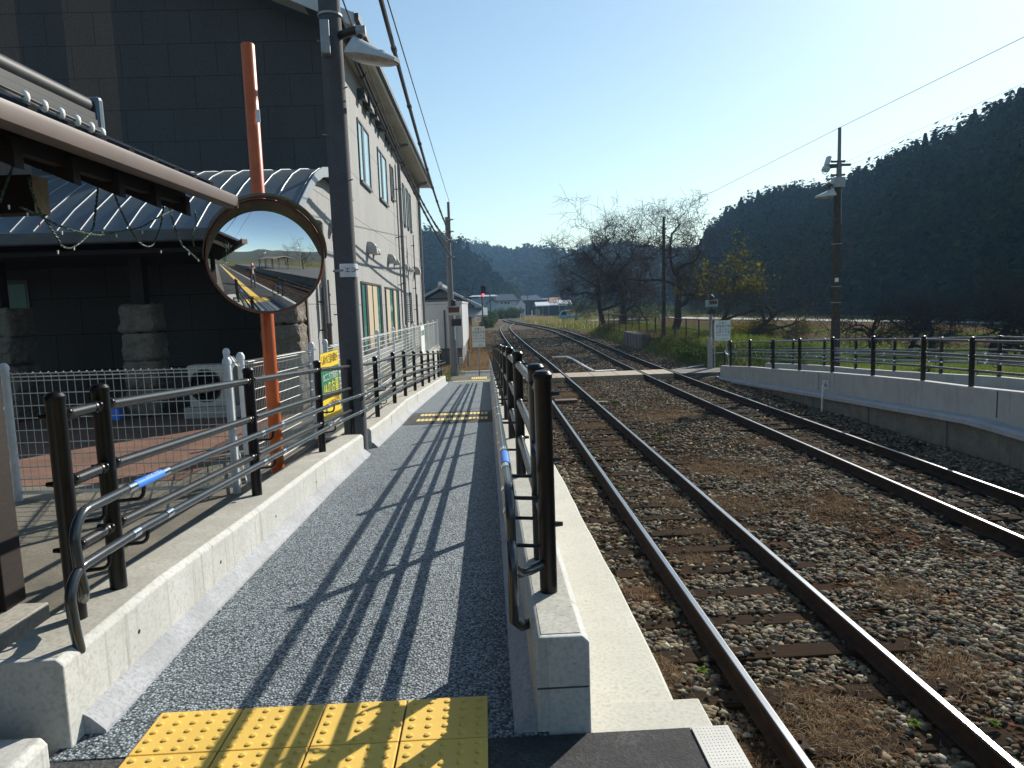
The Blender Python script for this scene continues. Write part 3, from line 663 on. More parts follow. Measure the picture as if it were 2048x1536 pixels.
# crossing boards
def board(x0f, x1f, label, y0=25.45, y1=27.05):
    b = MB(); n = 3
    a0, a1, c0, c1 = x0f(y0), x0f(y1), x1f(y0), x1f(y1)
    for k in range(n):
        u, w = k/n, (k+1)/n-.006
        b.loft([[(a0+(c0-a0)*u, y0, -.16), (a0+(c0-a0)*w, y0, -.16), (a0+(c0-a0)*w, y0, .004), (a0+(c0-a0)*u, y0, .004)],
                [(a1+(c1-a1)*u, y1, -.16), (a1+(c1-a1)*w, y1, -.16), (a1+(c1-a1)*w, y1, .004), (a1+(c1-a1)*u, y1, .004)]])
    return b.build('crossing_board', 'crossing_board', None, bevel=.006, label=label, cat='crossing board', group='boards of the foot crossing')
board(lambda y: xat(C1, y)+.09, lambda y: xat(C1, y)+G-.09, 'tan crossing boards between the two rails of the near track')
board(lambda y: xat(C1, y)+G+.05, lambda y: xat(C2, y)-.05, 'tan crossing boards in the middle, between the near and far tracks')
board(lambda y: xat(C2, y)+.09, lambda y: xat(C2, y)+G-.09, 'tan crossing boards between the two rails of the far track')
# pale line and planks lying on the ballast
pts = [Wz(1105, 715, -.12), Wz(1134, 714, -.11), Wz(1147, 719, -.11), Wz(1158, 726, -.11), Wz(1173, 735, -.11), Wz(1188, 742.5, -.11)]
MB().tube(pts, .055, 8).build('cable_duct', 'white_paint', None, smooth=True, label='white cable duct bending across the ballast past the crossing', cat='cable duct')
a = Wz(1132, 801, -.10); MB().obox((a.x, a.y, -.095), (.62, .34, .05), .02).build('plank', 'rust_brown', None, bevel=.004, label='reddish plank lying between the rails of the near track', cat='plank')
a = Wz(1203, 804, -.09); MB().obox((a.x, a.y, -.09), (.36, .10, .03), .05).build('plank', 'crossing_board', None, bevel=.004, label='pale scrap of board right of the near track', cat='plank')
a = Wz(1210, 741, -.1); MB().obox((a.x, a.y, -.10), (.9, .25, .03), .1).build('plank', 'white_paint', None, bevel=.004, label='white scrap lying beyond the middle crossing boards', cat='plank')

# ballast stones: real pebbles, nobody could count them
BL = []
for px, py, rr in [(1640, 1420, .34), (1560, 1500, .25), (1700, 1490, .22), (1900, 1330, .35), (1480, 1010, .55), (1500, 945, .65), (1650, 1010, .5), (1400, 930, .6), (1310, 1340, .22), (1290, 1180, .26), (1250, 885, .5), (1330, 1000, .3), (1330, 830, 1.0), (1430, 1060, .3), (1200, 850, .6), (1700, 930, .4), (1800, 1180, .3), (1560, 880, .6), (1390, 1110, .2), (1150, 790, .9)]:
    q = Wz(px, py, -.14); BL.append((q.x, q.y, rr))
def mask(x, y):
    m_ = np.zeros_like(x)
    for a, b_, r_ in BL: m_ += np.exp(-((x-a)**2+(y-b_)**2)/(r_*r_))
    nn = np.array([fbm(a*.75, b_*.55, 7) for a, b_ in zip(x, y)]); inner = (x < 3.6)
    m_ += np.clip((nn-np.where(inner, .12, .30))*2.2, 0, .85)*np.clip((y-3)/3, .3, 1)
    return np.clip(m_, 0, 1)
def ico():
    p = (1+5**.5)/2; v = np.array([(-1, p, 0), (1, p, 0), (-1, -p, 0), (1, -p, 0), (0, -1, p), (0, 1, p), (0, -1, -p), (0, 1, -p), (p, 0, -1), (p, 0, 1), (-p, 0, -1), (-p, 0, 1)], float)
    f = [(0, 11, 5), (0, 5, 1), (0, 1, 7), (0, 7, 10), (0, 10, 11), (1, 5, 9), (5, 11, 4), (11, 10, 2), (10, 7, 6), (7, 1, 8), (3, 9, 4), (3, 4, 2), (3, 2, 6), (3, 6, 8), (3, 8, 9), (4, 9, 5), (2, 4, 11), (6, 2, 10), (8, 6, 7), (9, 8, 1)]
    return v/np.linalg.norm(v[0]), np.array(f)
OCT = (np.array([(1, 0, 0), (-1, 0, 0), (0, 1, 0), (0, -1, 0), (0, 0, 1), (0, 0, -1)], float), np.array([(0, 2, 4), (2, 1, 4), (1, 3, 4), (3, 0, 4), (2, 0, 5), (1, 2, 5), (3, 1, 5), (0, 3, 5)]))
def stones(x0, x1, y0, y1, dens, r0, r1, proto):
    pv, pf = proto; n = int((x1-x0)*(y1-y0)*dens); x = rng.uniform(x0, x1, n); y = rng.uniform(y0, y1, n)
    c1 = np.interp(y, [q[1] for q in C1], [q[0] for q in C1]); c2 = np.interp(y, [q[1] for q in C2], [q[0] for q in C2])
    k = np.ones(n, bool)
    for c in (c1, c1+G, c2, c2+G): k &= np.abs(x-c) > .085
    k &= ~((y > 25.3) & (y < 27.2)); k &= rng.uniform(size=n) > .93*mask(x, y)
    # in view only
    zz = np.full(n, -.14) - EYE; d = np.stack([x, y, zz], 1); dz_ = d @ np.array(FW); px = 1024+F*(d @ np.array(RT))/dz_; py = 768-F*(d @ np.array(UP))/dz_
    k &= (dz_ > .2) & (px > 950) & (px < 2250) & (py < 1700)
    x, y = x[k], y[k]; n = len(x); z = np.array([bed_h(a, b_) for a, b_ in zip(x, y)])
    on = np.zeros(n, bool)
    for o in S.objects:
        if o.name.startswith('sleeper'): on |= (np.abs(y-o.location.y) < .11) & (np.abs(x-o.location.x) < 1.07)
    keep = ~on | (rng.uniform(size=n) < .07); x, y, z, on = x[keep], y[keep], z[keep], on[keep]; n = len(x); z = np.where(on, -.145, z)
    s = np.exp(rng.uniform(math.log(r0), math.log(r1), n))
    q = rng.normal(size=(n, 4)); q /= np.linalg.norm(q, axis=1)[:, None]; w, a, b_, c = q.T
    R = np.stack([1-2*(b_*b_+c*c), 2*(a*b_-c*w), 2*(a*c+b_*w), 2*(a*b_+c*w), 1-2*(a*a+c*c), 2*(b_*c-a*w), 2*(a*c-b_*w), 2*(b_*c+a*w), 1-2*(a*a+b_*b_)], 1).reshape(n, 3, 3)
    v = pv[None]*(1+.28*rng.normal(size=(n, len(pv), 1)).clip(-1.6, 1.6))*rng.uniform(.42, 1.35, (n, 1, 3)); v = np.einsum('nij,nkj->nki', R, v)
    v[:, :, 2] *= .55; v = v*s[:, None, None]; v += np.stack([x, y, z+s*.30], 1)[:, None, :]
    f = (pf[None]+(np.arange(n)*len(pv))[:, None, None]).reshape(-1, 3); return v.reshape(-1, 3), f
VV = []; FF = []; off = 0
for a in ((.72, 5.5, 2.2, 6.5, 1150, .018, .040, ico()), (.72, 9, 6.5, 12, 680, .019, .042, ico()), (.7, 8.1, 12, 27, 330, .023, .046, OCT), (.3, 9.0, 27, 46, 120, .03, .06, OCT), (-.2, 9.0, 46, 80, 30, .05, .09, OCT)):
    v, f = stones(*a); VV.append(v); FF.append(f+off); off += len(v)
raw('ballast_stones', np.concatenate(VV), np.concatenate(FF), 'ballast_stone', kind='stuff', label='grey and brown ballast stones between and beside the rails', cat='ballast')

# dry grass and moss on the ballast
P = []
for a, b_, r_ in BL:
    n = int(900*r_*r_*(12 if b_ < 8 else 5)); q = rng.normal(size=(n, 2))*r_*.62
    P.append(np.stack([a+q[:, 0], b_+q[:, 1]], 1))
x = rng.uniform(.75, 8, 60000); y = 2.3+24*rng.uniform(0, 1, 60000)**1.3; k = (mask(x, y) > .25+.5*rng.uniform(size=60000)) & ~((y > 25.2) & (y < 27.2)); P.append(np.stack([x[k], y[k]], 1))
P = np.concatenate(P); k = P[:, 0] > .8
for C in (C1, C2):
    for g_ in (0, G): k &= np.abs(P[:, 0]-np.interp(P[:, 1], [q[1] for q in C], [q[0] for q in C])-g_) > .09
P = P[k]; P = np.column_stack([P, [bed_h(a, b_)+.01 for a, b_ in P]])
v, f = blades(P, .055, .0045, 1.6, 2, .5)
raw('dry_grass', v, f, 'dry_grass', kind='stuff', label='dry brown grass and moss tangled in the ballast', cat='dry grass')
# single green weeds
def weed(px, py, r, label, z=-.13):
    q = Wz(px, py, z); n = 16; b = MB()
    for i in range(n):
        an = 2*PI*i/n+random.uniform(-.3, .3); L = r*random.uniform(.5, 1.1); d = Vector((math.cos(an), math.sin(an), 0)); s = Vector((-d.y, d.x, 0)); w = r*.16
        b_ = Vector(q); p = [b_, b_+d*L*.4+Vector((0, 0, L*.45)), b_+d*L+Vector((0, 0, L*random.uniform(.2, .5)))]
        b.add([p[0]-s*w*.2, p[0]+s*w*.2, p[1]+s*w, p[1]-s*w, p[2]], [(0, 1, 2, 3), (3, 2, 4)])
    b.build('weed', 'weed_leaf', None, label=label, cat='weed', group='green weeds in the ballast')
for a in [(1405, 1345, .07, 'small green weed left of the near rail, nearest the camera'), (1748, 902, .13, 'green weed growing between the rails of the far track'), (1215, 962, .10, 'green weed left of the near track, below the black post'), (1185, 955, .09, 'green weed just outside the near left rail'), (1245, 975, .08, 'green weed between the near rails, beside the left rail'), (1233, 805, .14, 'small green weed on the open ballast, by the pale board'), (1828, 1452, .06, 'green weed inside the near right rail, with pale round leaves'), (1990, 1450, .06, 'green weed outside the near right rail at the photo edge'), (1190, 905, .09, 'green weed by the near left rail, farther up the track'), (1320, 878, .12, 'yellowish green weed right of the near track')]: weed(*a)

# tactile tiles: four across, two rows
tl = thing('tactile_tile', (0, 0, 1.2), 'x', 'tactile tile', 'yellow tactile tiles at the head of the ramp')
MB().box(-.1455, .1455, -.1265, .1265, 1.196, 1.212).build('tile_slab', 'tactile_yellow', tl, bevel=.003)
b = MB()
for i in range(5):
    for j in range(5): b.lathe([(.012, 0), (.0105, .004), (.006, .0055), (.0001, .0058)], (-.116+i*.058, -.10+j*.050, 1.2119), 12)
b.build('tile_dots', 'tactile_yellow', tl, smooth=True)
LB = [['leftmost yellow tactile tile of the far row, in full sun', 'second yellow tactile tile from the left in the far row, crossed by a shadow bar', 'third yellow tactile tile from the left in the far row, with a double shadow bar', 'rightmost yellow tactile tile of the far row, half in shade beside the wall'],
      ['leftmost yellow tactile tile of the near row, cut by the photo edge', 'second yellow tactile tile from the left in the near row', 'third yellow tactile tile from the left in the near row', 'rightmost yellow tactile tile of the near row, mostly in shade']]
for j in range(2):
    for i in range(4):
        o = tl if i+j == 0 else dup(tl); o.location = (-1.087+i*.298, 2.384-j*.257, zr(2.3)); o['label'] = LB[j][i]
MB().box(-.75, -.40, -55, 1.98, 1.196, 1.206).build('tactile_strip', 'tactile_yellow', None, label='yellow tactile strip running back along the platform, seen in the mirror', cat='tactile strip')
# tactile bars on the ramp and at its foot
def bars(name, x0, x1, y0, y1, n, label, mat='tactile_pale', zf=None, gap=.28):
    b = MB(); w = (x1-x0)/n
    for i in range(n):
        xa, xb = x0+i*w+w*gap/2, x0+(i+1)*w-w*gap/2
        z0, z1 = (zr(y0), zr(y1)) if zf is None else (zf, zf)
        b.loft([[(xa, y0, z0+.002), (xb, y0, z0+.002), (xb, y0, z0+.012), (xa, y0, z0+.012)], [(xa, y1, z1+.002), (xb, y1, z1+.002), (xb, y1, z1+.012), (xa, y1, z1+.012)]])
    b.build(name, mat, None, label=label, cat='tactile strip', group='pale tactile strips along the ramp')
bars('tactile_strip', -1.20, -.03, 12.22, 12.52, 18, 'pale yellow tactile strip, upper of the two on the dark band')
bars('tactile_strip', -1.20, -.03, 11.50, 11.80, 18, 'pale yellow tactile strip, lower of the two on the dark band')
bars('tactile_strip', -1.25, .05, 25.10, 25.34, 26, 'thin pale dotted strip across the foot of the ramp')
bars('tactile_strip', -.62, -.05, 25.75, 26.55, 8, 'pale tactile patch on the asphalt at the crossing approach', zf=.018)
# ------------------------------------------------------------------ ramp walls
LT_ = [(2.34, 1.512), (3.1, 1.505), (4.4, 1.435), (6.1, 1.36), (8.15, 1.228), (8.7, 1.196), (10.3, 1.11), (12.8, 1.03), (16.9, .775), (24.6, .305)]
def lt(y): return float(np.interp(y, [a for a, b in LT_], [b for a, b in LT_]))
def wall_run(x0, x1, ys, topf, botf, parent, name='wall_body', mat='concrete', ch=.022):
    secs = []
    for y in ys: t = topf(y); q = botf(y); secs.append([(x0, y, q), (x1, y, q), (x1, y, t-ch), (x1-ch, y, t), (x0+ch, y, t), (x0, y, t-ch)])
    return MB().loft(secs).build(name, mat, parent, bevel=.006)
def mortar(ys, x, parent, s=1):
    secs = [[(x, y, zr(y)+.075), (x+s*.025, y, zr(y)+.06), (x+s*.075, y, zr(y)+.012), (x+s*.08, y, zr(y)-.02), (x, y, zr(y)-.02)] for y in ys]
    MB().loft(secs).build('mortar_fillet', 'concrete_mortar', parent)
lw = thing('ramp_wall', (-1.6, 2.34, 1.0), 'pale concrete kerb wall left of the ramp, near stretch with the blue sticker railing', 'wall')
ys1 = [2.34, 2.7, 3.1, 3.7, 4.4, 5.2, 6.1, 7.1, 8.18]
wall_run(-1.735, -1.46, ys1, lt, lambda y: .55, lw); mortar([2.42]+ys1[1:], -1.461, lw)
MB().loft([[(-1.715, y, lt(y)+.0015), (-1.487, y, lt(y)+.0015), (-1.487, y, lt(y)-.02), (-1.715, y, lt(y)-.02)] for y in [2.365]+ys1[1:-1]+[8.16]]).build('wall_top', 'concrete_top', lw)
b = MB()
for y in (2.85, 3.75, 4.75, 5.9, 7.2): b.cyl((-1.47, y, lt(y)-.135), (-1.4585, y, lt(y)-.135), .009, n=10)
b.build('tie_holes', 'dark', lw)
lw2 = thing('ramp_wall', (-1.6, 8.72, .8), 'pale concrete kerb wall left of the ramp, far stretch beyond the grey lamp pole', 'wall')
ys2 = [8.74, 9.5, 10.3, 11.2, 12.0, 12.8, 14, 15.5, 16.9, 19, 21.5, 24.55]
wall_run(-1.735, -1.46, ys2, lt, lambda y: -.3, lw2); mortar(ys2, -1.461, lw2)
MB().loft([[(-1.715, y, lt(y)+.0015), (-1.487, y, lt(y)+.0015), (-1.487, y, lt(y)-.02), (-1.715, y, lt(y)-.02)] for y in [8.765]+ys2[1:-1]+[24.5]]).build('wall_top', 'concrete_top', lw2)
b = MB()
for y in (10.6, 14.6, 19.0): b.box(-1.459, -1.4575, y-.006, y+.006, zr(y)+.07, lt(y)-.02)
b.build('wall_joint', 'dark_grey', lw2)
# small white block in the near left corner
b = MB(); b.loft([[(-2.3, y, .9), (-1.475, y, .9), (-1.475, y, 1.275), (-1.495, y, 1.30), (-2.3, y, 1.30)] for y in (1.2, 2.25)])
b.build('kerb_block', 'concrete', None, bevel=.01, label='low pale concrete block in front of the left kerb wall, in the corner', cat='kerb block')
rw = thing('ramp_wall', (.21, 2.28, 1.0), 'concrete kerb wall right of the ramp, its shaded end towards the camera', 'wall')
rt = lambda y: (1.533 if y < 2.6 else min(1.533, zr(y)+.325))
ys3 = [2.285, 2.65, 3.2, 4.4, 6.2, 8.1, 9.8, 11.2, 12.6, 15, 17.2, 20, 24.6]
wall_run(.118, .305, ys3, rt, lambda y: -.45, rw); mortar(ys3, .119, rw, -1)
MB().loft([[(.145, y, rt(y)+.0015), (.278, y, rt(y)+.0015), (.278, y, rt(y)-.02), (.145, y, rt(y)-.02)] for y in [2.31]+ys3[1:-1]+[24.5]]).build('wall_top', 'concrete_top', rw)
MB().box(.125, .298, 2.2825, 2.29, 1.352, 1.357).build('wall_joint', 'dark_grey', rw)
lg = thing('ledge', (.5, 2.3, .9), 'broad pale concrete ledge between the right kerb wall and the ballast', 'ledge')
lz = lambda y: min(1.155, zr(y)-.075); yl = list(np.arange(2.5, 25, .35))
MB().loft([[(.304, y, -.5), (.665+.004*math.sin(y*2.1)+.003*math.sin(y*7), y, -.5), (.667+.004*math.sin(y*2.1)+.003*math.sin(y*7), y, lz(y)-.01), (.655+.004*math.sin(y*2.1)+.003*math.sin(y*7), y, lz(y)), (.304, y, lz(y))] for y in yl]).build('ledge_slab', 'concrete_ledge', lg)
MB().box(.3045, .735, 2.27, 2.497, .3, 1.168).build('end_slab', 'concrete_ledge', lg, bevel=.008)

# ------------------------------------------------------------------ railings
def railing(name, label, group, X, Ys, topf, side, hand_dx, y_end=None, rails=(.78, .525, .27), hands=(.45, .26), r_post=.034, loop=True, h=.86, dome=True, mats=('rail_black', 'rail_paint')):
    t = thing(name, (X, Ys[0], topf(Ys[0])), label, 'railing', group)
    def post(y):
        z = topf(y); b = MB(); b.lathe([(r_post, -.02), (r_post, h-.025), (r_post+.003, h-.02), (r_post+.003, h-.004), (r_post*.8, h+.008), (.0005, h+.014)], (X, y, z), 18)
        return b
    def bolts(y, ends, par):
        bb = MB()
        for q in rails:
            bb.cyl((X-side*r_post*.6, y, topf(y)+q), (X-side*(r_post+.028), y, topf(y)+q), .013, .009, 8)
            for s in ends: (bb.ball((X+side*.020, y+s*(r_post+.012), topf(y)+q+.010), .013, 6), bb.lathe([(.0235, -.022), (.0262, -.018), (.0262, .018), (.0235, .022)], (X, y+s*(r_post+.018), topf(y)+q), 14, Matrix.Rotation(PI/2, 3, 'X')))
        return bb.build('bolts', mats[0], par, smooth=True)
    bolts(Ys[0], (1,), post(Ys[0]).build('post', mats[0], t, smooth=True))
    p0 = post(Ys[1]).build('post', mats[0], t, smooth=True); bolts(Ys[1], (-1, 1), p0)
    for y in Ys[2:-1]: dup_part(p0, (0, y-Ys[1], topf(y)-topf(Ys[1])))
    bolts(Ys[-1], (-1,), post(Ys[-1]).build('post', mats[0], t, smooth=True))
    for q in rails: MB().tube([(X, y, topf(y)+q) for y in Ys], .0225, 14).build('rail', mats[1], t, smooth=True)
    hx = X+side*hand_dx; ye = y_end if y_end else Ys[-1]+.35
    for k, q in enumerate(hands):
        zf = lambda y: topf(y)+q
        y0 = Ys[0]-.06-.06*k; pts = []
        if loop:
            z = zf(y0); r = .09
            pts += [(hx-side*hand_dx*.85, y0+.05, z-.335), (hx-side*.07, y0-.0, z-.34), (hx-side*.03, y0-.06, z-.325), (hx, y0-.105, z-.28), (hx, y0-.12, z-.2)]
            pts += [tuple(p) for p in arc((hx, y0-.12+r, z-.10), .10, PI, PI/2, (0, 1, 0), (0, 0, 1), 7)]
        else: pts += [(hx, y0-.3, zf(y0))]
        pts += [(hx, y, zf(y)) for y in Ys if y > y0+.03] + [(hx, ye, zf(ye))]
        hr = MB().tube(pts, .0185, 14).build('handrail', 'handrail_tube', t, smooth=True)
        c0 = None
        for y in sorted([y+.22 for y in Ys[:-1]]+[y-.22 for y in Ys[2:]]):
            if c0 is None: c0 = (MB().cyl((hx, y-.03, zf(y-.03)), (hx, y+.03, zf(y+.03)), .0205, n=14).build('sleeve', 'chrome', hr, smooth=True), y, zf(y))
            else: o = c0[0].copy(); COL.objects.link(o); o.parent = hr; o.location = c0[0].location+Vector((0, y-c0[1], zf(y)-c0[2]))
        br = None
        for y in Ys:
            if br is None: br = (MB().tube([(X+side*r_post*.8, y, zf(y)-.075)] + [tuple(p) for p in arc((hx-side*.035, y+.02, zf(y)-.04), .035, -PI/2, 0, (side, 0, 0), (0, 0, 1), 5)] + [(hx, y+.03, zf(y)-.014)], .008, 8).build('bracket', mats[0], hr, smooth=True), y, zf(y))
            else: o = br[0].copy(); COL.objects.link(o); o.parent = hr; o.location = br[0].location+Vector((0, y-br[1], zf(y)-br[2]))
        if k == 0 and loop and side > 0: t['_hand'] = [hx, y0, q]
    return t
YL = [2.685, 2.994, 4.83, 6.77, 8.33, 10.22, 12.14, 13.75, 15.6, 17.45, 19.35, 21.3, 23.25, 25.2]
rl = railing('railing', 'black tube railing on the left kerb wall, with a blue sticker on its handrail', 'black railings along the ramps', -1.60, YL[:-1]+[24.45], lt, 1, .13)
rr_ = railing('railing', 'black tube railing on the right kerb wall, seen end on from its tall front post', 'black railings along the ramps', .205, [2.70, 3.08, 4.90, 6.72, 8.5, 10.3, 12.1, 13.9, 15.7, 17.5, 19.3, 21.1, 22.9, 24.4], rt, -1, .145)
# blue sticker with arrows on the left handrail
hy = 3.02; hq = .45; hx = -1.47
a = Vector((hx, 2.94, lt(2.94)+hq)); c = Vector((hx, 3.24, lt(3.24)+hq)); ax = (c-a).normalized()
st = MB().tube([a, c], .0197, 18).build('sticker', 'sticker_blue', rl, smooth=True)
nrm = Vector((.62, -.2, .78)); nrm = (nrm-ax*nrm.dot(ax)).normalized(); upv = nrm.cross(ax)
mid = (a+c)/2 + nrm*.0205
text('sticker_text', '↑ のりば    でぐち ↓'.replace('↑', '←').replace('↓', '→'), .012, 'white_paint', rl, mid, ax, upv, .0004)
a = Vector((.06, 2.98, rt(2.98)+.45)); c = Vector((.06, 3.22, rt(3.22)+.45)); MB().tube([a, c], .0197, 18).build('sticker', 'sticker_blue', rr_, smooth=True)

# ------------------------------------------------------------------ the ramp across the tracks
WT = [(4, 1.10), (10.6, 1.036), (12.0, .978), (13.4, .94), (15.1, .862), (16.93, .762), (18.75, .648), (20.5, .545), (22.37, .447), (24.2, .31), (25.0, .262)]
wt = lambda y: float(np.interp(y, [a for a, b in WT], [b for a, b in WT]))
fw_ = thing('ramp_wall', (8.3, 25, 0), 'pale concrete wall of the ramp across the tracks, rising to the right', 'wall')
yw = [4, 7, 10.6, 12, 13.4, 15.1, 16.93, 18.75, 20.5, 22.37, 24.2, 25.0]
wall_run(8.2, 8.38, yw, wt, lambda y: -.4, fw_, mat='concrete_far', ch=.018)
b = MB()
for y in (11.2, 17.44): b.box(8.196, 8.1985, y-.012, y+.012, wt(y)-.46, wt(y)-.02)
b.build('wall_joint', 'dark', fw_)
lz2 = lambda y: float(np.interp(y, [4, 10.2, 11.6, 16.7, 21, 24.5, 25.4], [.50, .46, .50, .27, .06, -.11, -.16]))
MB().loft([[(7.93+.008*math.sin(y*3), y, lz2(y)-.10), (8.21, y, lz2(y)-.10), (8.21, y, lz2(y)+.01), (8.0, y, lz2(y)), (7.93+.008*math.sin(y*3), y, lz2(y)-.03)] for y in np.linspace(4, 25.4, 60)]).build('wall_ledge', 'concrete_mortar', fw_)
ow = thing('platform_wall', (8.1, 10, -.4), 'old dark stained platform wall below the ramp across the tracks', 'wall')
MB().loft([[(8.04, y, -.5), (8.19, y, -.5), (8.19, y, lz2(y)-.09), (8.04, y, lz2(y)-.09)] for y in np.linspace(-60, 23.5, 60)]).build('wall_face', 'concrete_old', ow)
b = MB()
for y in np.arange(-50, 21, 2.6): b.box(8.012, 8.041, y-.22, y+.02, -.5, lz2(y)-.10)
b.build('wall_rib', 'concrete_old', ow)
w2 = lambda y: float(np.interp(y, [4, 12.98, 13.7, 15.56, 17.38, 19.25, 21.1, 23.27, 25.5], [1.0, .93, .907, .797, .688, .587, .516, .386, .243]))
bw = thing('ramp_wall', (10.1, 25, 0), 'pale concrete wall behind the ramp across the tracks, second from the rails', 'wall')
wall_run(10.0, 10.16, [4, 8, 12.98, 13.7, 15.56, 17.38, 19.25, 21.1, 23.27, 25.5], w2, lambda y: -.3, bw, mat='concrete_far', ch=.018)
MB().loft([[(8.37, y, -.4), (10.01, y, -.4), (10.01, y, (wt(y)+w2(y))/2-.28), (8.37, y, (wt(y)+w2(y))/2-.28)] for y in yw]).build('ramp', 'ramp_aggregate', None, (0, 0, 0), kind='structure')
MB().box(8.19, 24, -60, 3.99, -.4, .86).build('platform', 'asphalt_old', None, (0, 0, 0), kind='structure')
Yr = [10.1, 11.97, 13.34, 15.12, 16.94, 18.75, 20.52, 22.37, 24.16]
railing('railing', 'black railing on the nearer wall of the ramp across the tracks', 'black railings along the ramps', 8.29, [4.7, 6.5, 8.3]+Yr, wt, 1, .12, 24.6, loop=False, h=.84, r_post=.044)
railing('railing', 'black railing on the farther wall of the ramp across the tracks', 'black railings along the ramps', 10.08, [5, 6.9, 8.4, 10.1, 11.9, 13.75, 15.57, 17.4, 19.27, 21.1, 23.3, 25.1], w2, -1, .12, 25.4, loop=False, h=.80, r_post=.040)
for k, (px, lb) in enumerate(((1449, 'slim black bollard at the far crossing, left one with the chain end'), (1463, 'slim black bollard at the far crossing, next to the wall end'))):
    q = Wz(px, 746+k, -.05); t = thing('bollard', q, lb, 'bollard', 'bollards at the far crossing'); z1 = over(px-1, 700, q)
    MB().lathe([(.03, -.1), (.03, z1-q.z-.02), (.034, z1-q.z-.02), (.034, z1-q.z), (.001, z1-q.z+.012)], q, 10).build('bollard_tube', 'rail_black', t, smooth=True)
q0 = Wz(1449, 746, -.05); q1 = Wz(1463, 747, -.05)
MB().tube(sag((q0.x, q0.y, .78), (q1.x, q1.y, .78), .16, 10), .022, 6).build('chain', 'white_paint', None, smooth=True, label='white chain slung between two slim black bollards', cat='chain')
# ------------------------------------------------------------------ convex mirror on its orange pole
mb = Wz(556, 942, 1.2); mt = thing('traffic_mirror', mb, 'round convex traffic mirror on an orange pole, with a brown hood', 'traffic mirror')
ztop = over(503, 88, mb); dxm = Wy(503, 88, mb.y).x-mb.x
MB().lathe([(.058, 1.0), (.058, ztop-.012), (.05, ztop), (.0005, ztop+.008)], (mb.x, mb.y, 0), 18, Matrix(((1, 0, dxm/(ztop-1.2)*0), (0, 1, 0), (0, 0, 1)))).build('pole', 'pole_orange', mt, smooth=True)
mc = Wy(533, 513, mb.y-.27); toc = (CAM-mc).normalized()
# the mirror looks back along the platform, a little right of and above the camera
rgt = toc.cross(Vector((0, 0, 1))).normalized()*-1; upm = rgt.cross(toc)*-1
if upm.z < 0: upm = -upm
if rgt.x < 0: rgt = -rgt
mn = (toc + rgt*.066 + upm*.052).normalized(); mr = (rgt - mn*rgt.dot(mn)).normalized(); mu = mn.cross(mr)
if mu.z < 0: mu = -mu
MM = Matrix((mr, mu, mn)).transposed()
RO = .515*(mc-CAM).length/6.15*.885; RC = 2.25; rg = RO*.97
prof = [(max(1e-4, rg*i/22), math.sqrt(RC*RC-(rg*i/22)**2)-RC) for i in range(23)]
MB().lathe(prof, mc, 64, MM).build('mirror_face', 'mirror_glass', mt, smooth=True)
s0 = prof[-1][1]
MB().lathe([(rg-.004, s0-.005), (rg-.004, s0+.012), (rg+.008, s0+.02), (RO-.002, s0+.012), (RO+.003, s0), (RO+.002, s0-.03), (rg, s0-.05), (rg*.6, s0-.12), (.12, s0-.15), (.001, s0-.155)], mc, 64, MM).build('mirror_frame', 'mirror_frame', mt, smooth=True)
hp = []; n = 40
b = MB(); vs = []
for i in range(n+1):
    a = rad(-2)+rad(184)*i/n; d = .23*math.sin(PI*i/n)**.45 if 0 < i < n else .012
    for (r_, z) in ((RO+.008, s0-.02), (RO+.010, s0+.02+d), (RO+.016, s0+.02+d), (RO+.014, s0-.02)): vs.append(mc + MM @ Vector((r_*math.cos(a), r_*math.sin(a), z)))
b.add(vs, [(i*4+j, i*4+(j+1) % 4, (i+1)*4+(j+1) % 4, (i+1)*4+j) for i in range(n) for j in range(4)])
b.build('hood', 'mirror_hood', mt, smooth=True)
b = MB()
for dz in (-.2, .2):
    p = mc + MM @ Vector((0, dz, s0-.12)); b.cyl(p, (mb.x, mb.y, p.z), .02); b.lathe([(.06, -.03), (.068, -.03), (.068, .03), (.06, .03)], (mb.x, mb.y, p.z), 14)
b.build('bracket', 'mirror_frame', mt)
p = Wy(516, 232, mb.y-.06); MB().obox(p, (.035, .004, .11)).build('label_plate', 'white_paint', mt)

# ------------------------------------------------------------------ grey lamp pole beside the ramp wall
PX, PY = -1.585, 8.44; pl = thing('lamp_pole', (PX, PY, .9), 'thick grey concrete lamp pole standing in the gap of the left kerb wall', 'pole')
lean = Matrix(((1, 0, -.0035), (0, 1, 0), (0, 0, 1)))
MB().lathe([(.135, .5), (.125, 4), (.112, 9.6), (.001, 9.6)], (PX, PY, 0), 28, lean).build('pole_shaft', 'pole_dark', pl, smooth=True)
z = Wx(690, 541, PX).z; b = MB().lathe([(.134, -.075), (.135, -.07), (.135, .07), (.134, .075)], (PX, PY, z), 10, None, rad(-115), rad(-10)); b.build('pole_band', 'white_paint', pl, smooth=True)
text('pole_lettering', 'エコ', .055, 'ink', pl, (PX+.145*math.cos(rad(-62)), PY+.145*math.sin(rad(-62)), z), (math.sin(rad(62)), math.cos(rad(62)), 0), (0, 0, 1), .0008)
b = MB()
for zz in (z, 5.9, 6.35, 6.75): b.lathe([(.128, -.012), (.136, -.012), (.136, .012), (.128, .012)], (PX-.02, PY, zz), 20)
for k in range(9): zz = 2.6+k*.5; s = 1 if k % 2 else -1; b.cyl((PX+s*.10, PY-.08, zz), (PX+s*.15, PY-.13, zz), .008, n=6)
b.build('bands_and_steps', 'grey_metal', pl)
q = Wy(650, 76, PY-.17); MB().obox(q, (.10, .12, .36), .2).build('ballast_box', 'grey_metal', pl, bevel=.015)
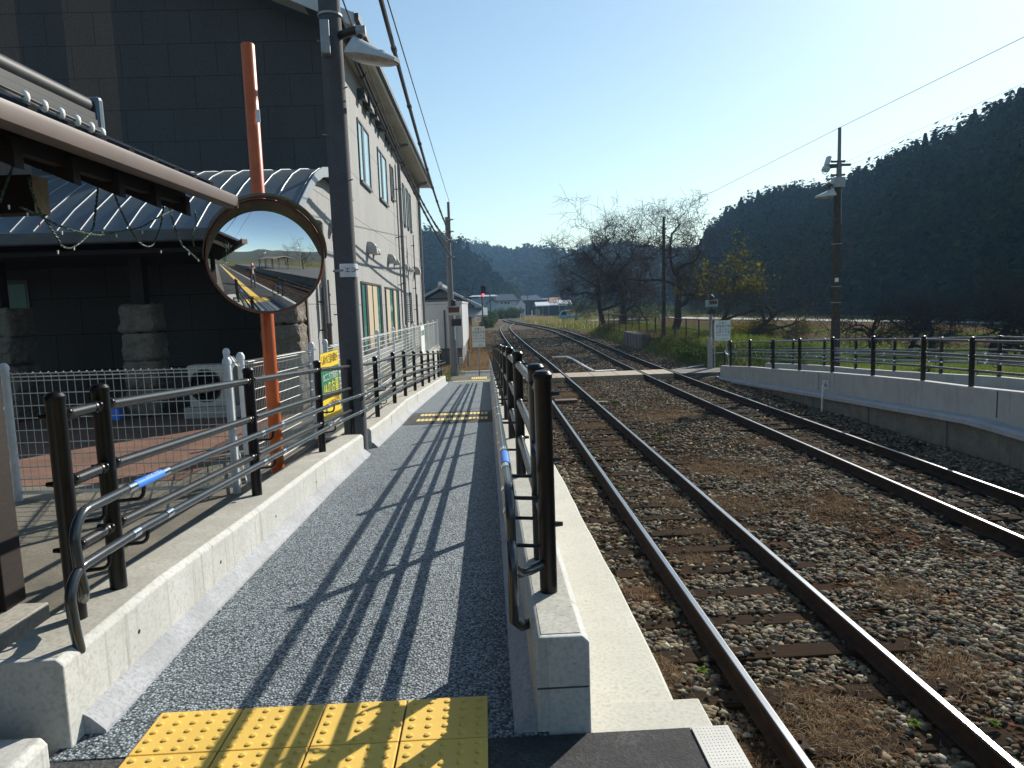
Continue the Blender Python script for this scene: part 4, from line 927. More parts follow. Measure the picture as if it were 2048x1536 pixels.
# lamp: bracket, knuckle, long tapered shade
lc = Wy(742, 100, PY-.25)
lampo = thing('lamp', (lc.x-.3, lc.y, lc.z), 'large grey lamp shade bracketed to the thick lamp pole, glass facing down', 'lamp', 'lamps on the poles')
def lamp_shade(t, o, L, ax, ang, mat='lamp_grey'):
    """long shade: deep at the bracket end, thin at the tip, open below; ax = direction of the tip"""
    ax = Vector(ax).normalized(); sd_ = Vector((-ax.y, ax.x, 0)); secs = []; rim = []
    Rm = Matrix.Rotation(ang, 3, sd_); U = Rm @ Vector((0, 0, 1)); A = Rm @ ax
    for k in range(13):
        u = k/12; w = .5*.66*(math.sin(PI*min(1, .16+u*.78))**.6) ; hgt = .30*(1-u)+.075; hgt *= min(1, .55+u*6)
        c = Vector(o)+A*(u*L)
        sec = [c + sd_*(L*w*math.cos(a)) + U*(L*hgt*math.sin(a)) for a in [PI*i/12 for i in range(13)]]
        secs.append(sec); rim.append((c, L*w))
    vs = [p for q in secs for p in q]; fs = [(i*13+j, i*13+j+1, (i+1)*13+j+1, (i+1)*13+j) for i in range(12) for j in range(12)]
    fs += [tuple(range(13)), tuple(12*13+j for j in range(12, -1, -1))]
    sh = MB().add(vs, fs).build('lamp_shade', mat, t, smooth=True)
    g = MB(); lv = []
    for c, w in rim:
        for i in range(9): s = -1+2*i/8; lv.append(c + sd_*w*.98*s - U*(L*.10*(1-s*s)**.5*(math.sin(PI*min(1, .08+rim.index((c, w))/12*.9))**.5)))
    g.add(lv, [(i*9+j, i*9+j+1, (i+1)*9+j+1, (i+1)*9+j) for i in range(12) for j in range(8)]).build('lamp_glass', 'lamp_lens', t, smooth=True)
la = Wy(700, 112, PY-.22); lb_ = Wy(794, 124, PY-.42)
LL = (lb_-la).length; lamp_shade(lampo, la, LL, (lb_.x-la.x, lb_.y-la.y, 0), math.asin(max(-1, min(1, (la.z-lb_.z)/LL)))*1.0)
q = Wy(708, 62, PY-.2); MB().tube([(PX+.09, PY-.05, q.z+.01), (q.x-.02, q.y, q.z), (q.x+.10, q.y-.04, q.z+.0)], .045, 12).build('lamp_bracket', 'dark', lampo, smooth=True)
q2 = Wy(722, 62, PY-.26); MB().lathe([(.0005, -.05), (.055, -.05), (.055, .05), (.0005, .05)], q2, 16, Matrix.Rotation(PI/2, 3, 'Y')).build('lamp_knuckle', 'grey_metal', lampo, smooth=True)
MB().tube([q2, la+(lb_-la)*.18+Vector((0, 0, .10))], .035, 10).build('lamp_neck', 'dark', lampo, smooth=True)

# ------------------------------------------------------------------ white mesh fence
def fence_bay(name, label, A, B, z0, z1a, z1b, nh=11, dv=.055, posts=(True, True), wire='wire_white', group='white mesh fences of the yard', dmesh=.0042):
    A = Vector((A[0], A[1], 0)); B = Vector((B[0], B[1], 0)); t = thing(name, (A.x, A.y, z0), label, 'fence', group); d = (B-A); L = d.length; d.normalize()
    zt = lambda u: z1a+(z1b-z1a)*u/L
    n = max(1, int(L/2.0+.5))
    for i in range(n+1):
        if (i == 0 and not posts[0]) or (i == n and not posts[1]): continue
        p = A+d*(L*i/n); h = zt(L*i/n)-z0
        MB().lathe([(.03, -.05), (.03, h+.0), (.036, h+.0), (.036, h+.03), (.02, h+.055), (.0005, h+.06)], (p.x, p.y, z0), 14).build('post', 'fence_white', t, smooth=True)
    nv = Vector((d.y, -d.x, 0)); b = MB(); k = int(L/dv)
    for i in range(k+1):
        p = A+d*(L*i/k); h = zt(L*i/k)
        top = [(p.x, p.y, z0+.05), (p.x, p.y, h-.06)] + [tuple(Vector((p.x, p.y, h-.06)) + nv*.03*(1-math.cos(a)) + Vector((0, 0, .045*math.sin(a)))) for a in (.8, 1.57, 2.4)]
        b.tube(top, dmesh*.62, 4, False)
    for j in range(nh+1):
        u = .02+.94*j/nh
        pts = [(A+d*x)+Vector((0, 0, z0+.05+(zt(x)-z0-.10)*u)) for x in (0, L)]; b.tube(pts, dmesh, 5, False)
    for x in (.0, .06):
        b.tube([A+nv*x+Vector((0, 0, zt(0)-.055+(.03 if x else 0))), B+nv*x+Vector((0, 0, zt(L)-.055+(.03 if x else 0)))], dmesh*1.2, 5, False)
        b.tube([A+nv*x*.8+Vector((0, 0, z0+.06)), B+nv*x*.8+Vector((0, 0, z0+.06))], dmesh*1.2, 5, False)
    b.build('wire_mesh', wire, t); return t
P1 = Wz(38, 1000, 1.2); P2 = Wz(474, 985, 1.2)
fence_bay('mesh_fence', 'white wire mesh fence facing the camera across the yard, behind the near railing posts', (P1.x, P1.y), (P2.x, P2.y), 1.2, 2.26, 2.25, 9, .06)
P3 = Vector((-2.13, 6.35, 1.2)); P2b = Vector((P2.x+.02, P2.y+.25, 0))
fence_bay('mesh_fence', 'short white mesh fence bay turning the corner, left of the orange pole', (P2.x+.02, P2.y+.05), (-2.62, 7.3), 1.2, 2.25, 2.25, 9, .055, (False, True))
FX = -2.02
fence_bay('mesh_fence', 'white mesh fence along the ramp carrying the yellow and green sign', (-2.11, 6.2), (-2.0, 8.25), 1.2, 2.26, 2.24, 9, .04, (True, True))
fence_bay('mesh_fence', 'long white mesh fence on the low wall under the windows, beyond the lamp pole', (-2.0, 8.95), (-1.86, 27.4), 1.2, 2.24, 2.14, 11, .085)
b = MB(); b.loft([[(-1.96, y, -.5), (-1.80, y, -.5), (-1.80, y, 1.185), (-1.96, y, 1.185)] for y in (8.3, 14, 20, 27.55)]); b.build('retaining_wall', 'concrete_top', None, bevel=.01, label='low grey retaining wall below the long white fence', cat='wall')
# signs on the fence
def sign_board(t, A, d, up, w, h, parts): pass
sx = -2.0+.035; sgn = thing('advert_sign', (sx, 7.4, 1.3), 'tall yellow and green advertising sign wired to the white fence', 'sign')
y0, y1 = Wx(639, 710, sx).y, Wx(675, 700, sx).y; zt_, zb_ = Wx(655, 704, sx).z, 1.30
def plate(nm, mt, za, zb, ya=y0, yb=y1, dx=0.0): return MB().box(sx-.004+dx, sx+.003+dx, ya, yb, za, zb).build(nm, mt, sgn)
hh = zt_-zb_; plate('panel', 'sign_green', zb_, zt_)
plate('panel', 'sign_yellow', zt_-hh*.225, zt_-.004, y0+.004, y1-.004, .002); plate('panel', 'sign_yellow', zb_+.004, zb_+hh*.34, y0+.004, y1-.004, .002)
ym = (y0+y1)/2; R_ = (0, -1, 0)
def st_(s, z, h, mt, w, yy=None): 
    o = text('lettering', s, h, mt, sgn, (sx+.0062, ym if yy is None else yy, z), (0, 1, 0), (0, 0, 1), .0006, wx=1.0)
    W0 = o.dimensions.y or 1
    if W0: o.scale.y = w/W0; o.location.y = (WL[sgn.name].y*0) + (o.location.y + ((ym if yy is None else yy)-WL[sgn.name].y)*(1-o.scale.y))
    return o
ws = y1-y0
st_('しあわせに生涯の保障から', zt_-hh*.11, .10, 'ink', ws*.88)
st_('まごころで自由な', zt_-hh*.36, .08, 'white_paint', ws*.8, ym-.02)
st_('JAのお墓', zt_-hh*.53, .15, 'letter_yellow', ws*.84)
st_('お気軽に', zb_+hh*.235, .07, 'ink', ws*.32, ym-ws*.02); st_('お電話', zb_+hh*.29, .06, 'ink', ws*.3, ym+ws*.27); st_('お問合せ下さい', zb_+hh*.215, .06, 'ink', ws*.38, ym+ws*.27)
b = MB().prism([(ym-ws*.42, zb_+hh*.13), (ym-ws*.26, zb_+hh*.13), (ym-ws*.34, zb_+hh*.25)], sx+.005, sx+.0065, 'x'); b.build('emblem', 'sign_green', sgn)
b2 = thing('notice_board', (-1.89, 21, 1.2), 'narrow pale notice board hung on the far end of the long white fence', 'sign'); yA, yB = Wx(841, 655, -1.86).y, Wx(848, 655, -1.86).y
MB().box(-1.868, -1.855, yA, yB, 1.3, 2.14).build('panel', 'white_paint', b2); MB().box(-1.8552, -1.853, yA+.1, yB-.1, 1.85, 2.0).build('picture', 'glass_sky', b2)

# ------------------------------------------------------------------ outdoor unit
ac = thing('outdoor_unit', (-4.0, 10.2, 1.2), 'beige air conditioner outdoor unit on blocks in the shade behind the mesh fence', 'air conditioner')
MB().box(-4.22, -3.62, 10.2, 10.5, 1.36, 1.95).build('unit_case', 'ac_beige', ac, bevel=.012)
MB().box(-4.30, -3.52, 10.16, 10.55, 1.2, 1.355).build('block', 'concrete_top', ac, bevel=.01)
b = MB().lathe([(.02, 0), (.22, 0), (.235, .012), (.22, .02)], (-3.98, 10.2, 1.66), 28, Matrix.Rotation(PI/2, 3, 'X'))
for r_ in (.06, .11, .16, .205): b.lathe([(r_-.003, .018), (r_+.003, .018), (r_+.003, .024), (r_-.003, .024)], (-3.98, 10.2, 1.66), 28, Matrix.Rotation(PI/2, 3, 'X'))
b.build('fan_grille', 'dark_grey', ac)

# ------------------------------------------------------------------ station building: eave over the camera's left
GX = -1.75; ge = Wx(464, 402, GX); sb = thing('station_building', (GX-2, 0, 1.2), 'old station building with a brown gutter and dark eaves over the platform', 'building')
zg = ge.z; yE = ge.y
def half(r, n=12): return [(r*math.cos(PI+PI*i/n)*1.05, r*math.sin(PI+PI*i/n)) for i in range(n+1)]
gp = [(u_*.66, w_*.66) for u_, w_ in [(-.065, .055), (-.072, .02), (-.06, -.055), (-.03, -.075), (.03, -.075), (.06, -.055), (.072, .02), (.066, .055), (.060, .055), (.064, .02), (.054, -.048), (.03, -.066), (-.03, -.066), (-.054, -.048), (-.064, .02), (-.060, .055)]]
b = MB(); b.loft([[(GX+u, y, zg+w+.012*(yE-y)/6*0) for u, w in gp] for y in (-14, yE)]); b.box(GX-.046, GX+.046, yE-.004, yE+.006, zg-.049, zg+.034); b.build('gutter', 'gutter_brown', sb, smooth=True)
SL = .46
rt_ = lambda x: zg+.06+(GX-.03-x)*SL
yR = yE-.30
MB().loft([[(GX-.02, y, rt_(GX-.02)-.03), (GX-.02, y, rt_(GX-.02)), (GX-4.2, y, rt_(GX-4.2)), (GX-4.2, y, rt_(GX-4.2)-.08)] for y in (-14, yR)]).build('roof', 'roof_tile', sb)
b = MB()
for i in range(60):
    y = yR-.06-i*.265
    if y < -12: break
    b.tube([(GX-.0, y, rt_(GX)+.0), (GX-4.2, y, rt_(GX-4.2)+.0)], .035, 8)
b.build('roof_rolls', 'roof_tile', sb, smooth=True)
MB().box(GX-.045, GX-.015, -14, yE-.02, zg+.038, zg+.058).build('eave_flashing', 'seam_metal', sb)
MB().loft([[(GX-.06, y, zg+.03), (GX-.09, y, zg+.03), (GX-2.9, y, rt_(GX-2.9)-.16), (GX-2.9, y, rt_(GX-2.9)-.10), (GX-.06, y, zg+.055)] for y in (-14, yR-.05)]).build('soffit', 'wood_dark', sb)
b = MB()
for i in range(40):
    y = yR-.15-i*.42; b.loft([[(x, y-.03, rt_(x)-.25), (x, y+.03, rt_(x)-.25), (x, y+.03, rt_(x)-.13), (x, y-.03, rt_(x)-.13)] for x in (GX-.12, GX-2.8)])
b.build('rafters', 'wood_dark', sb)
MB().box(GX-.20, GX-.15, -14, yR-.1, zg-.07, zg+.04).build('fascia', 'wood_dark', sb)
# tied beam with a sawn pale end
e1 = Wy(60, 390, 4.35); MB().box(-3.4, e1.x+.11, 4.21, 4.36, e1.z-.11, e1.z+.10).build('beam', 'wood_dark', sb, bevel=.006)
MB().box(e1.x+.112, e1.x+.116, 4.214, 4.356, e1.z-.108, e1.z+.098).build('beam_end', 'wood_end', sb)
MB().box(-3.2, -2.9, -14, 4.2, rt_(-3.0)-.5, rt_(-3.0)-.28).build('purlin', 'wood_dark', sb)
# column on a granite base, wall behind
cb = Wz(58, 1215, 1.33); c2 = Wz(40, 1197, 1.33); MB().box(c2.x-.15, c2.x, c2.y-.10, c2.y+.05, 1.33, rt_(cb.x)-.25).build('column', 'wood_dark', sb, bevel=.006)
MB().box(cb.x-.30, cb.x+.02, cb.y-.22, cb.y+.12, 1.18, 1.33).build('column_base', 'granite', sb, bevel=.012)
MB().box(-6.2, -4.6, -14, 3.2, 1.2, 4.6).build('wall', 'wall_brown', sb)
# ridge of the roof with its end tile, roll of tiles
r0 = Wx(0, 135, -2.75); r1 = Wx(176, 214, -2.75)
MB().tube([(-2.75, -6, r1.z+.0), (-2.75, r1.y, r1.z)], .062, 14).build('ridge_roll', 'roof_tile', sb, smooth=True)
b = MB()
for k in range(4): b.box(-2.75-.07-.012*k, -2.75+.07+.012*k, -6, r1.y-.02, r1.z-.095-.05*k, r1.z-.052-.05*k)
b.build('ridge_courses', 'roof_tile', sb)
MB().obox((-2.75, r1.y+.03, r1.z-.10), (.20, .07, .34)).build('ridge_end_tile', 'metal_roof', sb, bevel=.03)
MB().tube([(-2.75, r1.y+.05, r1.z-.30), (-2.70, r1.y+.28, r1.z-.33), (-2.62, r1.y+.42, r1.z-.27)], [.05, .05, .075], 12).build('ridge_end_tile', 'roof_tile', sb, smooth=True)
sb.rotation_euler = (.0095, 0, 0); sb.location.z -= .054
# round white bulbs on a wire along the eave
bw_ = thing('bulb_string', (GX, 2, zg+.14), 'row of oval white bulbs on a wire along the top of the eave', 'bulb string')
bp = [Wx(x, y, GX-.02) for x, y in ((51, 194), (88, 212), (122, 227), (154, 241), (182, 255), (204, 266))]
MB().tube([(GX-.02, .5, bp[0].z+.02)]+bp, .006, 6).build('wire', 'cable', bw_)
b0 = MB().ball(bp[0], .0165, 10, (1, 1, 1.5)).build('bulb', 'bulb_white', bw_, smooth=True)
for p in bp[1:]: dup_part(b0, p-bp[0])

# icicle lights hanging below the eave
sl_ = thing('fairy_lights', (GX, 3.2, zg-.3), 'dark twisted fairy light wires looping below the brown gutter, lamps unlit', 'fairy lights')
def fp(x, y, X=GX-.28): return Wx(x, y, X)
loops = [[(0, 405), (8, 378), (20, 348), (26, 330)], [(57, 355), (65, 385), (78, 420), (96, 447), (112, 472), (124, 492), (140, 496), (156, 488), (172, 474), (186, 456), (190, 430), (194, 395), (196, 372)], [(227, 382), (238, 412), (250, 438), (262, 460), (278, 484), (294, 493), (306, 489), (314, 470), (322, 448), (326, 420), (330, 395), (334, 370)], [(335, 395), (342, 428), (352, 462), (364, 490), (378, 503), (398, 522)], [(390, 422), (393, 446), (386, 468), (388, 492)], [(40, 414), (80, 432), (120, 452), (160, 464), (200, 470), (240, 462), (280, 455), (310, 438), (350, 418)]]
b = MB()
def smoothpath(P, k=5):
    out = []
    for i in range(len(P)-1):
        a, b_, c, d = P[max(i-1, 0)], P[i], P[i+1], P[min(i+2, len(P)-1)]
        for j in range(k):
            t = j/k; out.append(.5*((2*b_)+(c-a)*t+(2*a-5*b_+4*c-d)*t*t+(3*b_-a-3*c+d)*t**3))
    out.append(P[-1]); return out
LP = []
for lp in loops:
    P = smoothpath([fp(*q) for q in lp], 6); LP += P
    for ph in (0, PI):
        tw = [p + Vector((.0045*math.cos(i*1.9+ph), .0045*math.sin(i*1.9+ph), .003*math.sin(i*1.9+ph))) for i, p in enumerate(P)]; b.tube(tw, .0034, 5)
b.build('wire', 'wire_green', sl_)
bu = None
for i, (x, y, c) in enumerate([(79, 449, 'bulb_red'), (165, 447, 'bulb_red'), (55, 430, 'bulb_white'), (148, 497, 'bulb_white'), (116, 505, 'bulb_white'), (257, 455, 'bulb_white'), (322, 504, 'bulb_white'), (233, 472, 'bulb_white'), (285, 465, 'bulb_white'), (396, 521, 'bulb_white'), (305, 440, 'bulb_white'), (18, 415, 'bulb_white'), (124, 466, 'bulb_white'), (205, 466, 'bulb_white'), (81, 337, 'bulb_white'), (378, 508, 'bulb_white')]):
    p = fp(x, y); MB().cyl(p+Vector((0, 0, .010)), p-Vector((0, 0, .008)), .0042, .003, 6).build('bulb', c, sl_, smooth=True)
# white drainpipe and old grey post at the left edge
w0 = Wz(16, 1000, 1.2); wp = thing('drainpipe', (w0.x, w0.y, 1.2), 'white drainpipe at the left edge beside the mesh fence', 'pipe')
MB().cyl((w0.x-.02, w0.y, 1.15), (w0.x-.02, w0.y, 2.5), .055, n=16).build('pipe_tube', 'white_paint', wp, smooth=True)
b = MB()
for z in (1.5, 1.95, 2.35): b.lathe([(.055, -.012), (.062, -.012), (.062, .012), (.055, .012)], (w0.x-.02, w0.y, z), 14)
b.build('clips', 'grey_metal', wp)
# ------------------------------------------------------------------ big cooperative building: facade along the ramp, gable to the camera
BX, BY0, BY1, EZ = -2.70, 14.5, 32.0, 7.86
bd = thing('office_building', (-6, BY0, 1.2), 'large grey tile clad building along the ramp, with narrow windows and vent hoods', 'building')
SLP = .42; RX = -12.0; top = lambda x: EZ+.12+(BX-x)*SLP
b = MB(); b.prism([(BX+.25, 1.0), (BX+.25, EZ+.02), (RX, top(RX)), (-22, top(RX)-4.0), (-22, 1.0)], BY0, BY0+.3, 'y')
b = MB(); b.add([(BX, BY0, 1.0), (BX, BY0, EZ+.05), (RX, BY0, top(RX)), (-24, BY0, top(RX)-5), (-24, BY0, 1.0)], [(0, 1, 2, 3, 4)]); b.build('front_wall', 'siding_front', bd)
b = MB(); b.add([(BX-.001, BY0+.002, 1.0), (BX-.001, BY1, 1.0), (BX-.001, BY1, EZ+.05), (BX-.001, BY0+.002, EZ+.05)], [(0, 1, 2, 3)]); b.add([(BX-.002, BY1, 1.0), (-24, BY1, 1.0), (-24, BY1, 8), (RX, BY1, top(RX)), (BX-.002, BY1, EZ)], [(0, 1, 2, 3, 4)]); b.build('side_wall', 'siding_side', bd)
FXX = -2.20; y0r, y1r = 13.75, 32.35
def slab(x0, x1, ya, yb, dz0, dz1): return MB().loft([[(x0, y, top(x0)+dz0), (x1, y, top(x1)+dz0), (x1, y, top(x1)+dz1), (x0, y, top(x0)+dz1)] for y in (ya, yb)])
slab(FXX+.02, RX, y0r, y1r, .10, .24).build('roof', 'roof_dark', bd)
b = MB(); b.box(FXX-.02, BX+.003, y0r+.02, y1r-.02, EZ, EZ+.03); b.build('soffit', 'eave_beige', bd)
b = MB(); b.add([(FXX-.02, y0r+.02, EZ+.031), (FXX-.02, BY0+.01, EZ+.031), (RX, BY0+.01, top(RX)-.02), (RX, y0r+.02, top(RX)-.02)], [(0, 1, 2, 3)]); b.build('verge_soffit', 'eave_beige', bd)
b = MB(); b.box(FXX-.018, FXX+.022, y0r, y1r, EZ-.03, EZ+.16); b.build('fascia', 'fascia_white', bd)
b = MB(); b.box(FXX+.024, FXX+.10, y0r-.02, y1r+.02, EZ+.02, EZ+.13); b.build('gutter', 'fascia_dark', bd)
b = MB(); b.loft([[(x, y, top(x)+.0), (x, y, top(x)+.23), (x, y+.04, top(x)+.23), (x, y+.04, top(x)+.0)] for x, y in ((FXX+.02, y0r-.015), (RX, y0r-.015))]); b.build('verge_board', 'lamp_grey', bd)
b = MB()
for k in range(34): b.box(FXX-.016, BX+.002, 14.0+k*.54, 14.006+k*.54, EZ-.0015, EZ+.001)
b.build('soffit_joints', 'pipe_grey', bd)
def opening(name, pts, panes, fr='window_frame', proud=.03, zb=None):
    """pts: pixel corners top-left, top-right, bottom-left, bottom-right on the facade; panes: (share of the width, material, proud)"""
    a, c, d, e = [Wx(x, y, BX) for x, y in pts]; y0 = (a.y+d.y)/2; y1 = (c.y+e.y)/2; z1 = (a.z+c.z)/2; z0 = (d.z+e.z)/2 if zb is None else zb
    w = MB(); f_ = .045
    w.box(BX-.02, BX+proud, y0-f_, y0, z0-f_, z1+f_); w.box(BX-.02, BX+proud, y1, y1+f_, z0-f_, z1+f_); w.box(BX-.02, BX+proud, y0, y1, z1, z1+f_); w.box(BX-.02, BX+proud+.03, y0-.02, y1+.02, z0-f_-.01, z0)
    wf = w.build(name, fr, bd); tot = sum(p[0] for p in panes); u = y0
    for sh, mt, pr_ in panes:
        L = (y1-y0)*sh/tot; MB().box(BX-.015, BX+pr_, u, u+L-.002, z0+.002, z1-.002).build('pane' if 'glass' in mt else ('mullion' if mt in ('dark', 'window_frame') else 'curtain'), mt, wf); u += L
opening('window', [(714, 238), (735, 272), (720, 362), (741, 378)], [(.34, 'glass_sky', .004), (.16, 'dark', .02), (.50, 'glass_sky', .006)])
opening('window', [(754, 296), (770, 322), (759, 395), (775, 411)], [(.34, 'glass_sky', .004), (.16, 'dark', .02), (.50, 'glass_sky', .006)])
opening('window', [(779, 330), (784, 340), (782, 394), (788, 402)], [(.45, 'glass_sky', .004), (.1, 'dark', .02), (.45, 'glass_sky', .004)])
for q in ([(797, 356), (800, 361), (801, 441), (804, 445)], [(804, 368), (807, 373), (808, 448), (811, 452)], [(811, 378), (814, 382), (815, 455), (818, 458)], [(817, 388), (819, 391), (821, 461), (823.5, 464)]):
    opening('window', q, [(1, 'glass_sky', .004)])
zlo = 1.75
opening('window', [(722, 568), (760, 572), (728, 690), (766, 680)], [(.17, 'glass_green', .004), (.10, 'dark', .02), (.235, 'curtain_tan', .01), (.03, 'dark', .02), (.235, 'curtain_tan', .01), (.16, 'glass_green', .004), (.06, 'dark', .02)], zb=zlo)
opening('window', [(769.5, 576), (796, 582), (775, 680), (800, 675)], [(.05, 'dark', .02), (.26, 'curtain_tan', .01), (.22, 'glass_green', .004), (.08, 'dark', .02), (.22, 'curtain_tan', .01), (.03, 'dark', .02), (.16, 'glass_green', .004)], zb=zlo)
opening('window', [(832, 590), (833.8, 590), (833, 648), (835, 648)], [(1, 'dark', .004)])
opening('window', [(819.5, 587), (822, 588), (821, 643), (823.4, 644)], [(1, 'glass_sky', .004)])
a = Wx(812, 585, BX); c = Wx(816, 645, BX); b = MB()
for k in range(14): z = c.z+(a.z-c.z)*k/14; b.obox((BX+.03, (a.y+c.y)/2-.1, z+.05), (.09, .42, .03), 0, 0, .6)
b.build('louvre', 'dark', bd)
def vpipe(px, pyt, pyb, r, mt='pipe_grey', X=BX+.09, zb=None, clips=()):
    a = Wx(px, pyt, X); z0 = Wx(px, pyb, X).z if zb is None else zb
    b = MB().cyl((X, a.y, z0), (X, a.y, a.z), r, n=12)
    for k in range(4): z = z0+(a.z-z0)*(k+.5)/4; b.lathe([(r, -.02), (r+.012, -.02), (r+.012, .02), (r, .02)], (X, a.y, z), 10); b.box(BX, X, a.y-.012, a.y+.012, z-.012, z+.012)
    return b.build('drainpipe', mt, bd, smooth=True), a
p, a = vpipe(797, 330, 640, .052, zb=1.2); MB().tube([(BX+.09, a.y, a.z-.02), (BX+.09, a.y, EZ-.12), (BX+.22, a.y, EZ-.06), (FXX-.08, a.y, EZ-.02)], .045, 8).build('drainpipe', 'pipe_grey', bd, smooth=True)
vpipe(790, 330, 640, .022, zb=1.2)
a = Wx(843, 520, BX+.08); MB().cyl((BX+.08, a.y, 1.2), (BX+.08, a.y, EZ-.25), .06, n=12).build('drainpipe', 'pipe_grey', bd, smooth=True)
MB().tube([(BX+.08, a.y, EZ-.26), (BX+.12, a.y, EZ-.12), (FXX-.1, a.y, EZ-.06), (FXX-.06, a.y, EZ-.01)], .055, 8).build('drainpipe', 'pipe_grey', bd, smooth=True)
vpipe(826, 470, 640, .02, 'dark_grey', zb=2.2)
vpipe(652.5, 560, 700, .045, 'gutter_brown', zb=1.2); vpipe(645, 575, 700, .025, 'dark_grey', zb=1.2)
q = Wx(639, 446, BX+.10); MB().tube([(BX, q.y-.2, q.z+.02), (BX+.10, q.y-.1, q.z+.02), (BX+.10, q.y+.05, q.z), (BX+.10, q.y+.06, q.z-1.6)], .05, 10).build('drainpipe', 'pipe_grey', bd, smooth=True)
def hood(px, py, s):
    q = Wx(px, py, BX); b = MB(); n = 8; secs = []
    for k in range(7):
        a_ = PI/2*k/6; d = s*.62*math.cos(a_)*1.0; z = s*.55*math.sin(a_); secs.append([(BX-.005, q.y-s*.42*math.cos(a_*.75), q.z+z), (BX+d, q.y-s*.42*math.cos(a_*.75)*.9, q.z+z), (BX+d, q.y+s*.42*math.cos(a_*.75)*.9, q.z+z), (BX-.005, q.y+s*.42*math.cos(a_*.75), q.z+z)])
    b.loft([[(x, y, z-s*.25) for x, y, z in secs[0]]]+secs).build('vent_hood', 'vent_hood', bd, smooth=True)
for px, py, s in ((660, 459, .22), (668, 466, .2), (736, 500, .36), (748, 505, .24), (777, 521, .34), (789, 526, .25), (808.5, 536, .24), (813.5, 538, .24), (818, 540, .22), (822, 541.5, .2), (828.5, 544.5, .40)): hood(px, py, s)
for px, py in ((716, 190), (727, 206), (731, 214), (741, 228), (752, 246), (757, 256), (771, 276), (776, 284), (783, 296)):
    q = Wx(px, py, BX); MB().prism([(BX, q.z+.10), (BX+.16, q.z+.10), (BX+.19, q.z-.14), (BX, q.z-.06)], q.y-.15, q.y+.15, 'y').build('vent_hood', 'dark_grey', bd)

# annex with the barrel roof in front of it
an = thing('annex', (-6, 10.5, 1.2), 'low annex with a curved ribbed metal roof and rough stone pillars in shade', 'building')
AR = [(10.20, 4.12), (10.83, 4.49), (11.30, 4.72), (11.80, 4.89), (12.33, 4.99), (12.81, 5.03), (13.4, 5.02), (14.0, 4.97), (14.49, 4.90)]
pre = [(9.75, 3.80)]
ARR = pre+AR
MB().loft([[(x, y, z) for y, z in ARR]+[(x, y, z-.10) for y, z in reversed(ARR)] for x in (-2.52, -16)]).build('curved_roof', 'metal_roof', an, smooth=True)
b = MB()
for k in range(44):
    x = -2.56-.30*k
    if x < -15.9: break
    b.tube([(x, y, z+.008) for y, z in ARR], .009, 5)
b.build('roof_ribs', 'seam_metal', an)
MB().loft([[(-2.515, y, z+.03), (-2.515, y, z-.13), (-2.50, y, z-.13), (-2.50, y, z+.03)] for y, z in ARR]).build('verge_trim', 'seam_metal', an)
MB().box(-16, -2.56, 9.62, 9.76, 3.62, 3.78).build('gutter', 'dark_grey', an, bevel=.02)
g0 = [(11.1, 1.2), (14.49, 1.2)]; MB().prism(g0+[(14.49, 4.82), (13.4, 4.90), (12.81, 4.91), (12.33, 4.87), (11.8, 4.77), (11.3, 4.60), (11.1, 4.50)], BX-.2, BX+.004, 'x').build('gable_wall', 'siding_side', an)
MB().box(BX-.20, BX+.006, 11.02, 11.099, 1.2, 4.52).build('gable_jamb', 'wall_brown', an)  # wall end turned from the sun; its shade is put into the brown
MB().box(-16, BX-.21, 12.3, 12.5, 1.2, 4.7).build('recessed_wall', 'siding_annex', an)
MB().box(-16, BX-.21, 9.9, 12.3, 3.50, 3.56).build('porch_ceiling', 'wood_dark', an)
def pillar(cx, cy, w, h):
    b = MB(); nn = 4; hh = h/nn
    for k in range(nn): b.obox((cx+random.uniform(-.02, .02), cy+random.uniform(-.02, .02), 1.2+hh*(k+.5)), (w*random.uniform(.95, 1.05), w*random.uniform(.95, 1.05), hh-.012), random.uniform(-.03, .03))
    p = b.build('stone_pillar', 'stone_rough', an)
    bv = p.modifiers.new('bevel', 'BEVEL'); bv.width = .06; bv.segments = 3
    sb_ = p.modifiers.new('subdivide', 'SUBSURF'); sb_.subdivision_type = 'SIMPLE'; sb_.levels = sb_.render_levels = 3
    tx = bpy.data.textures.get('rock') or bpy.data.textures.new('rock', 'CLOUDS'); tx.noise_scale = .13; tx.noise_depth = 3
    dm = p.modifiers.new('rough', 'DISPLACE'); dm.texture = tx; dm.strength = .10; dm.mid_level = .5; dm.texture_coords = 'GLOBAL'
    MB().box(cx-.09, cx+.09, cy-.09, cy+.09, 1.2+h-.05, 3.52).build('wooden_post', 'wood_dark', an)
q = Wy(292, 608, 10.75); pillar(Wy(291, 700, 10.75).x, 10.75, .47, q.z-1.2)
pillar(Wy(22, 700, 10.75).x-.1, 10.75, .62, q.z-1.2); pillar(-2.93, 10.62, .52, 2.55)
w = MB().box(Wy(14, 600, 12.27).x, Wy(58, 600, 12.27).x, 12.27, 12.295, 2.2, Wy(40, 560, 12.27).z).build('window', 'window_frame', an); MB().box(Wy(20, 600, 12.27).x, Wy(53, 600, 12.27).x, 12.262, 12.268, 2.25, Wy(40, 569, 12.27).z).build('pane', 'glass_green', w)
a = Wz(232, 838, 1.2); MB().obox((a.x, a.y-.1, 1.28), (.28, .2, .16), .1).build('plastic_crate', 'sticker_blue', None, bevel=.02, label='blue plastic crate at the foot of the middle stone pillar', cat='crate')

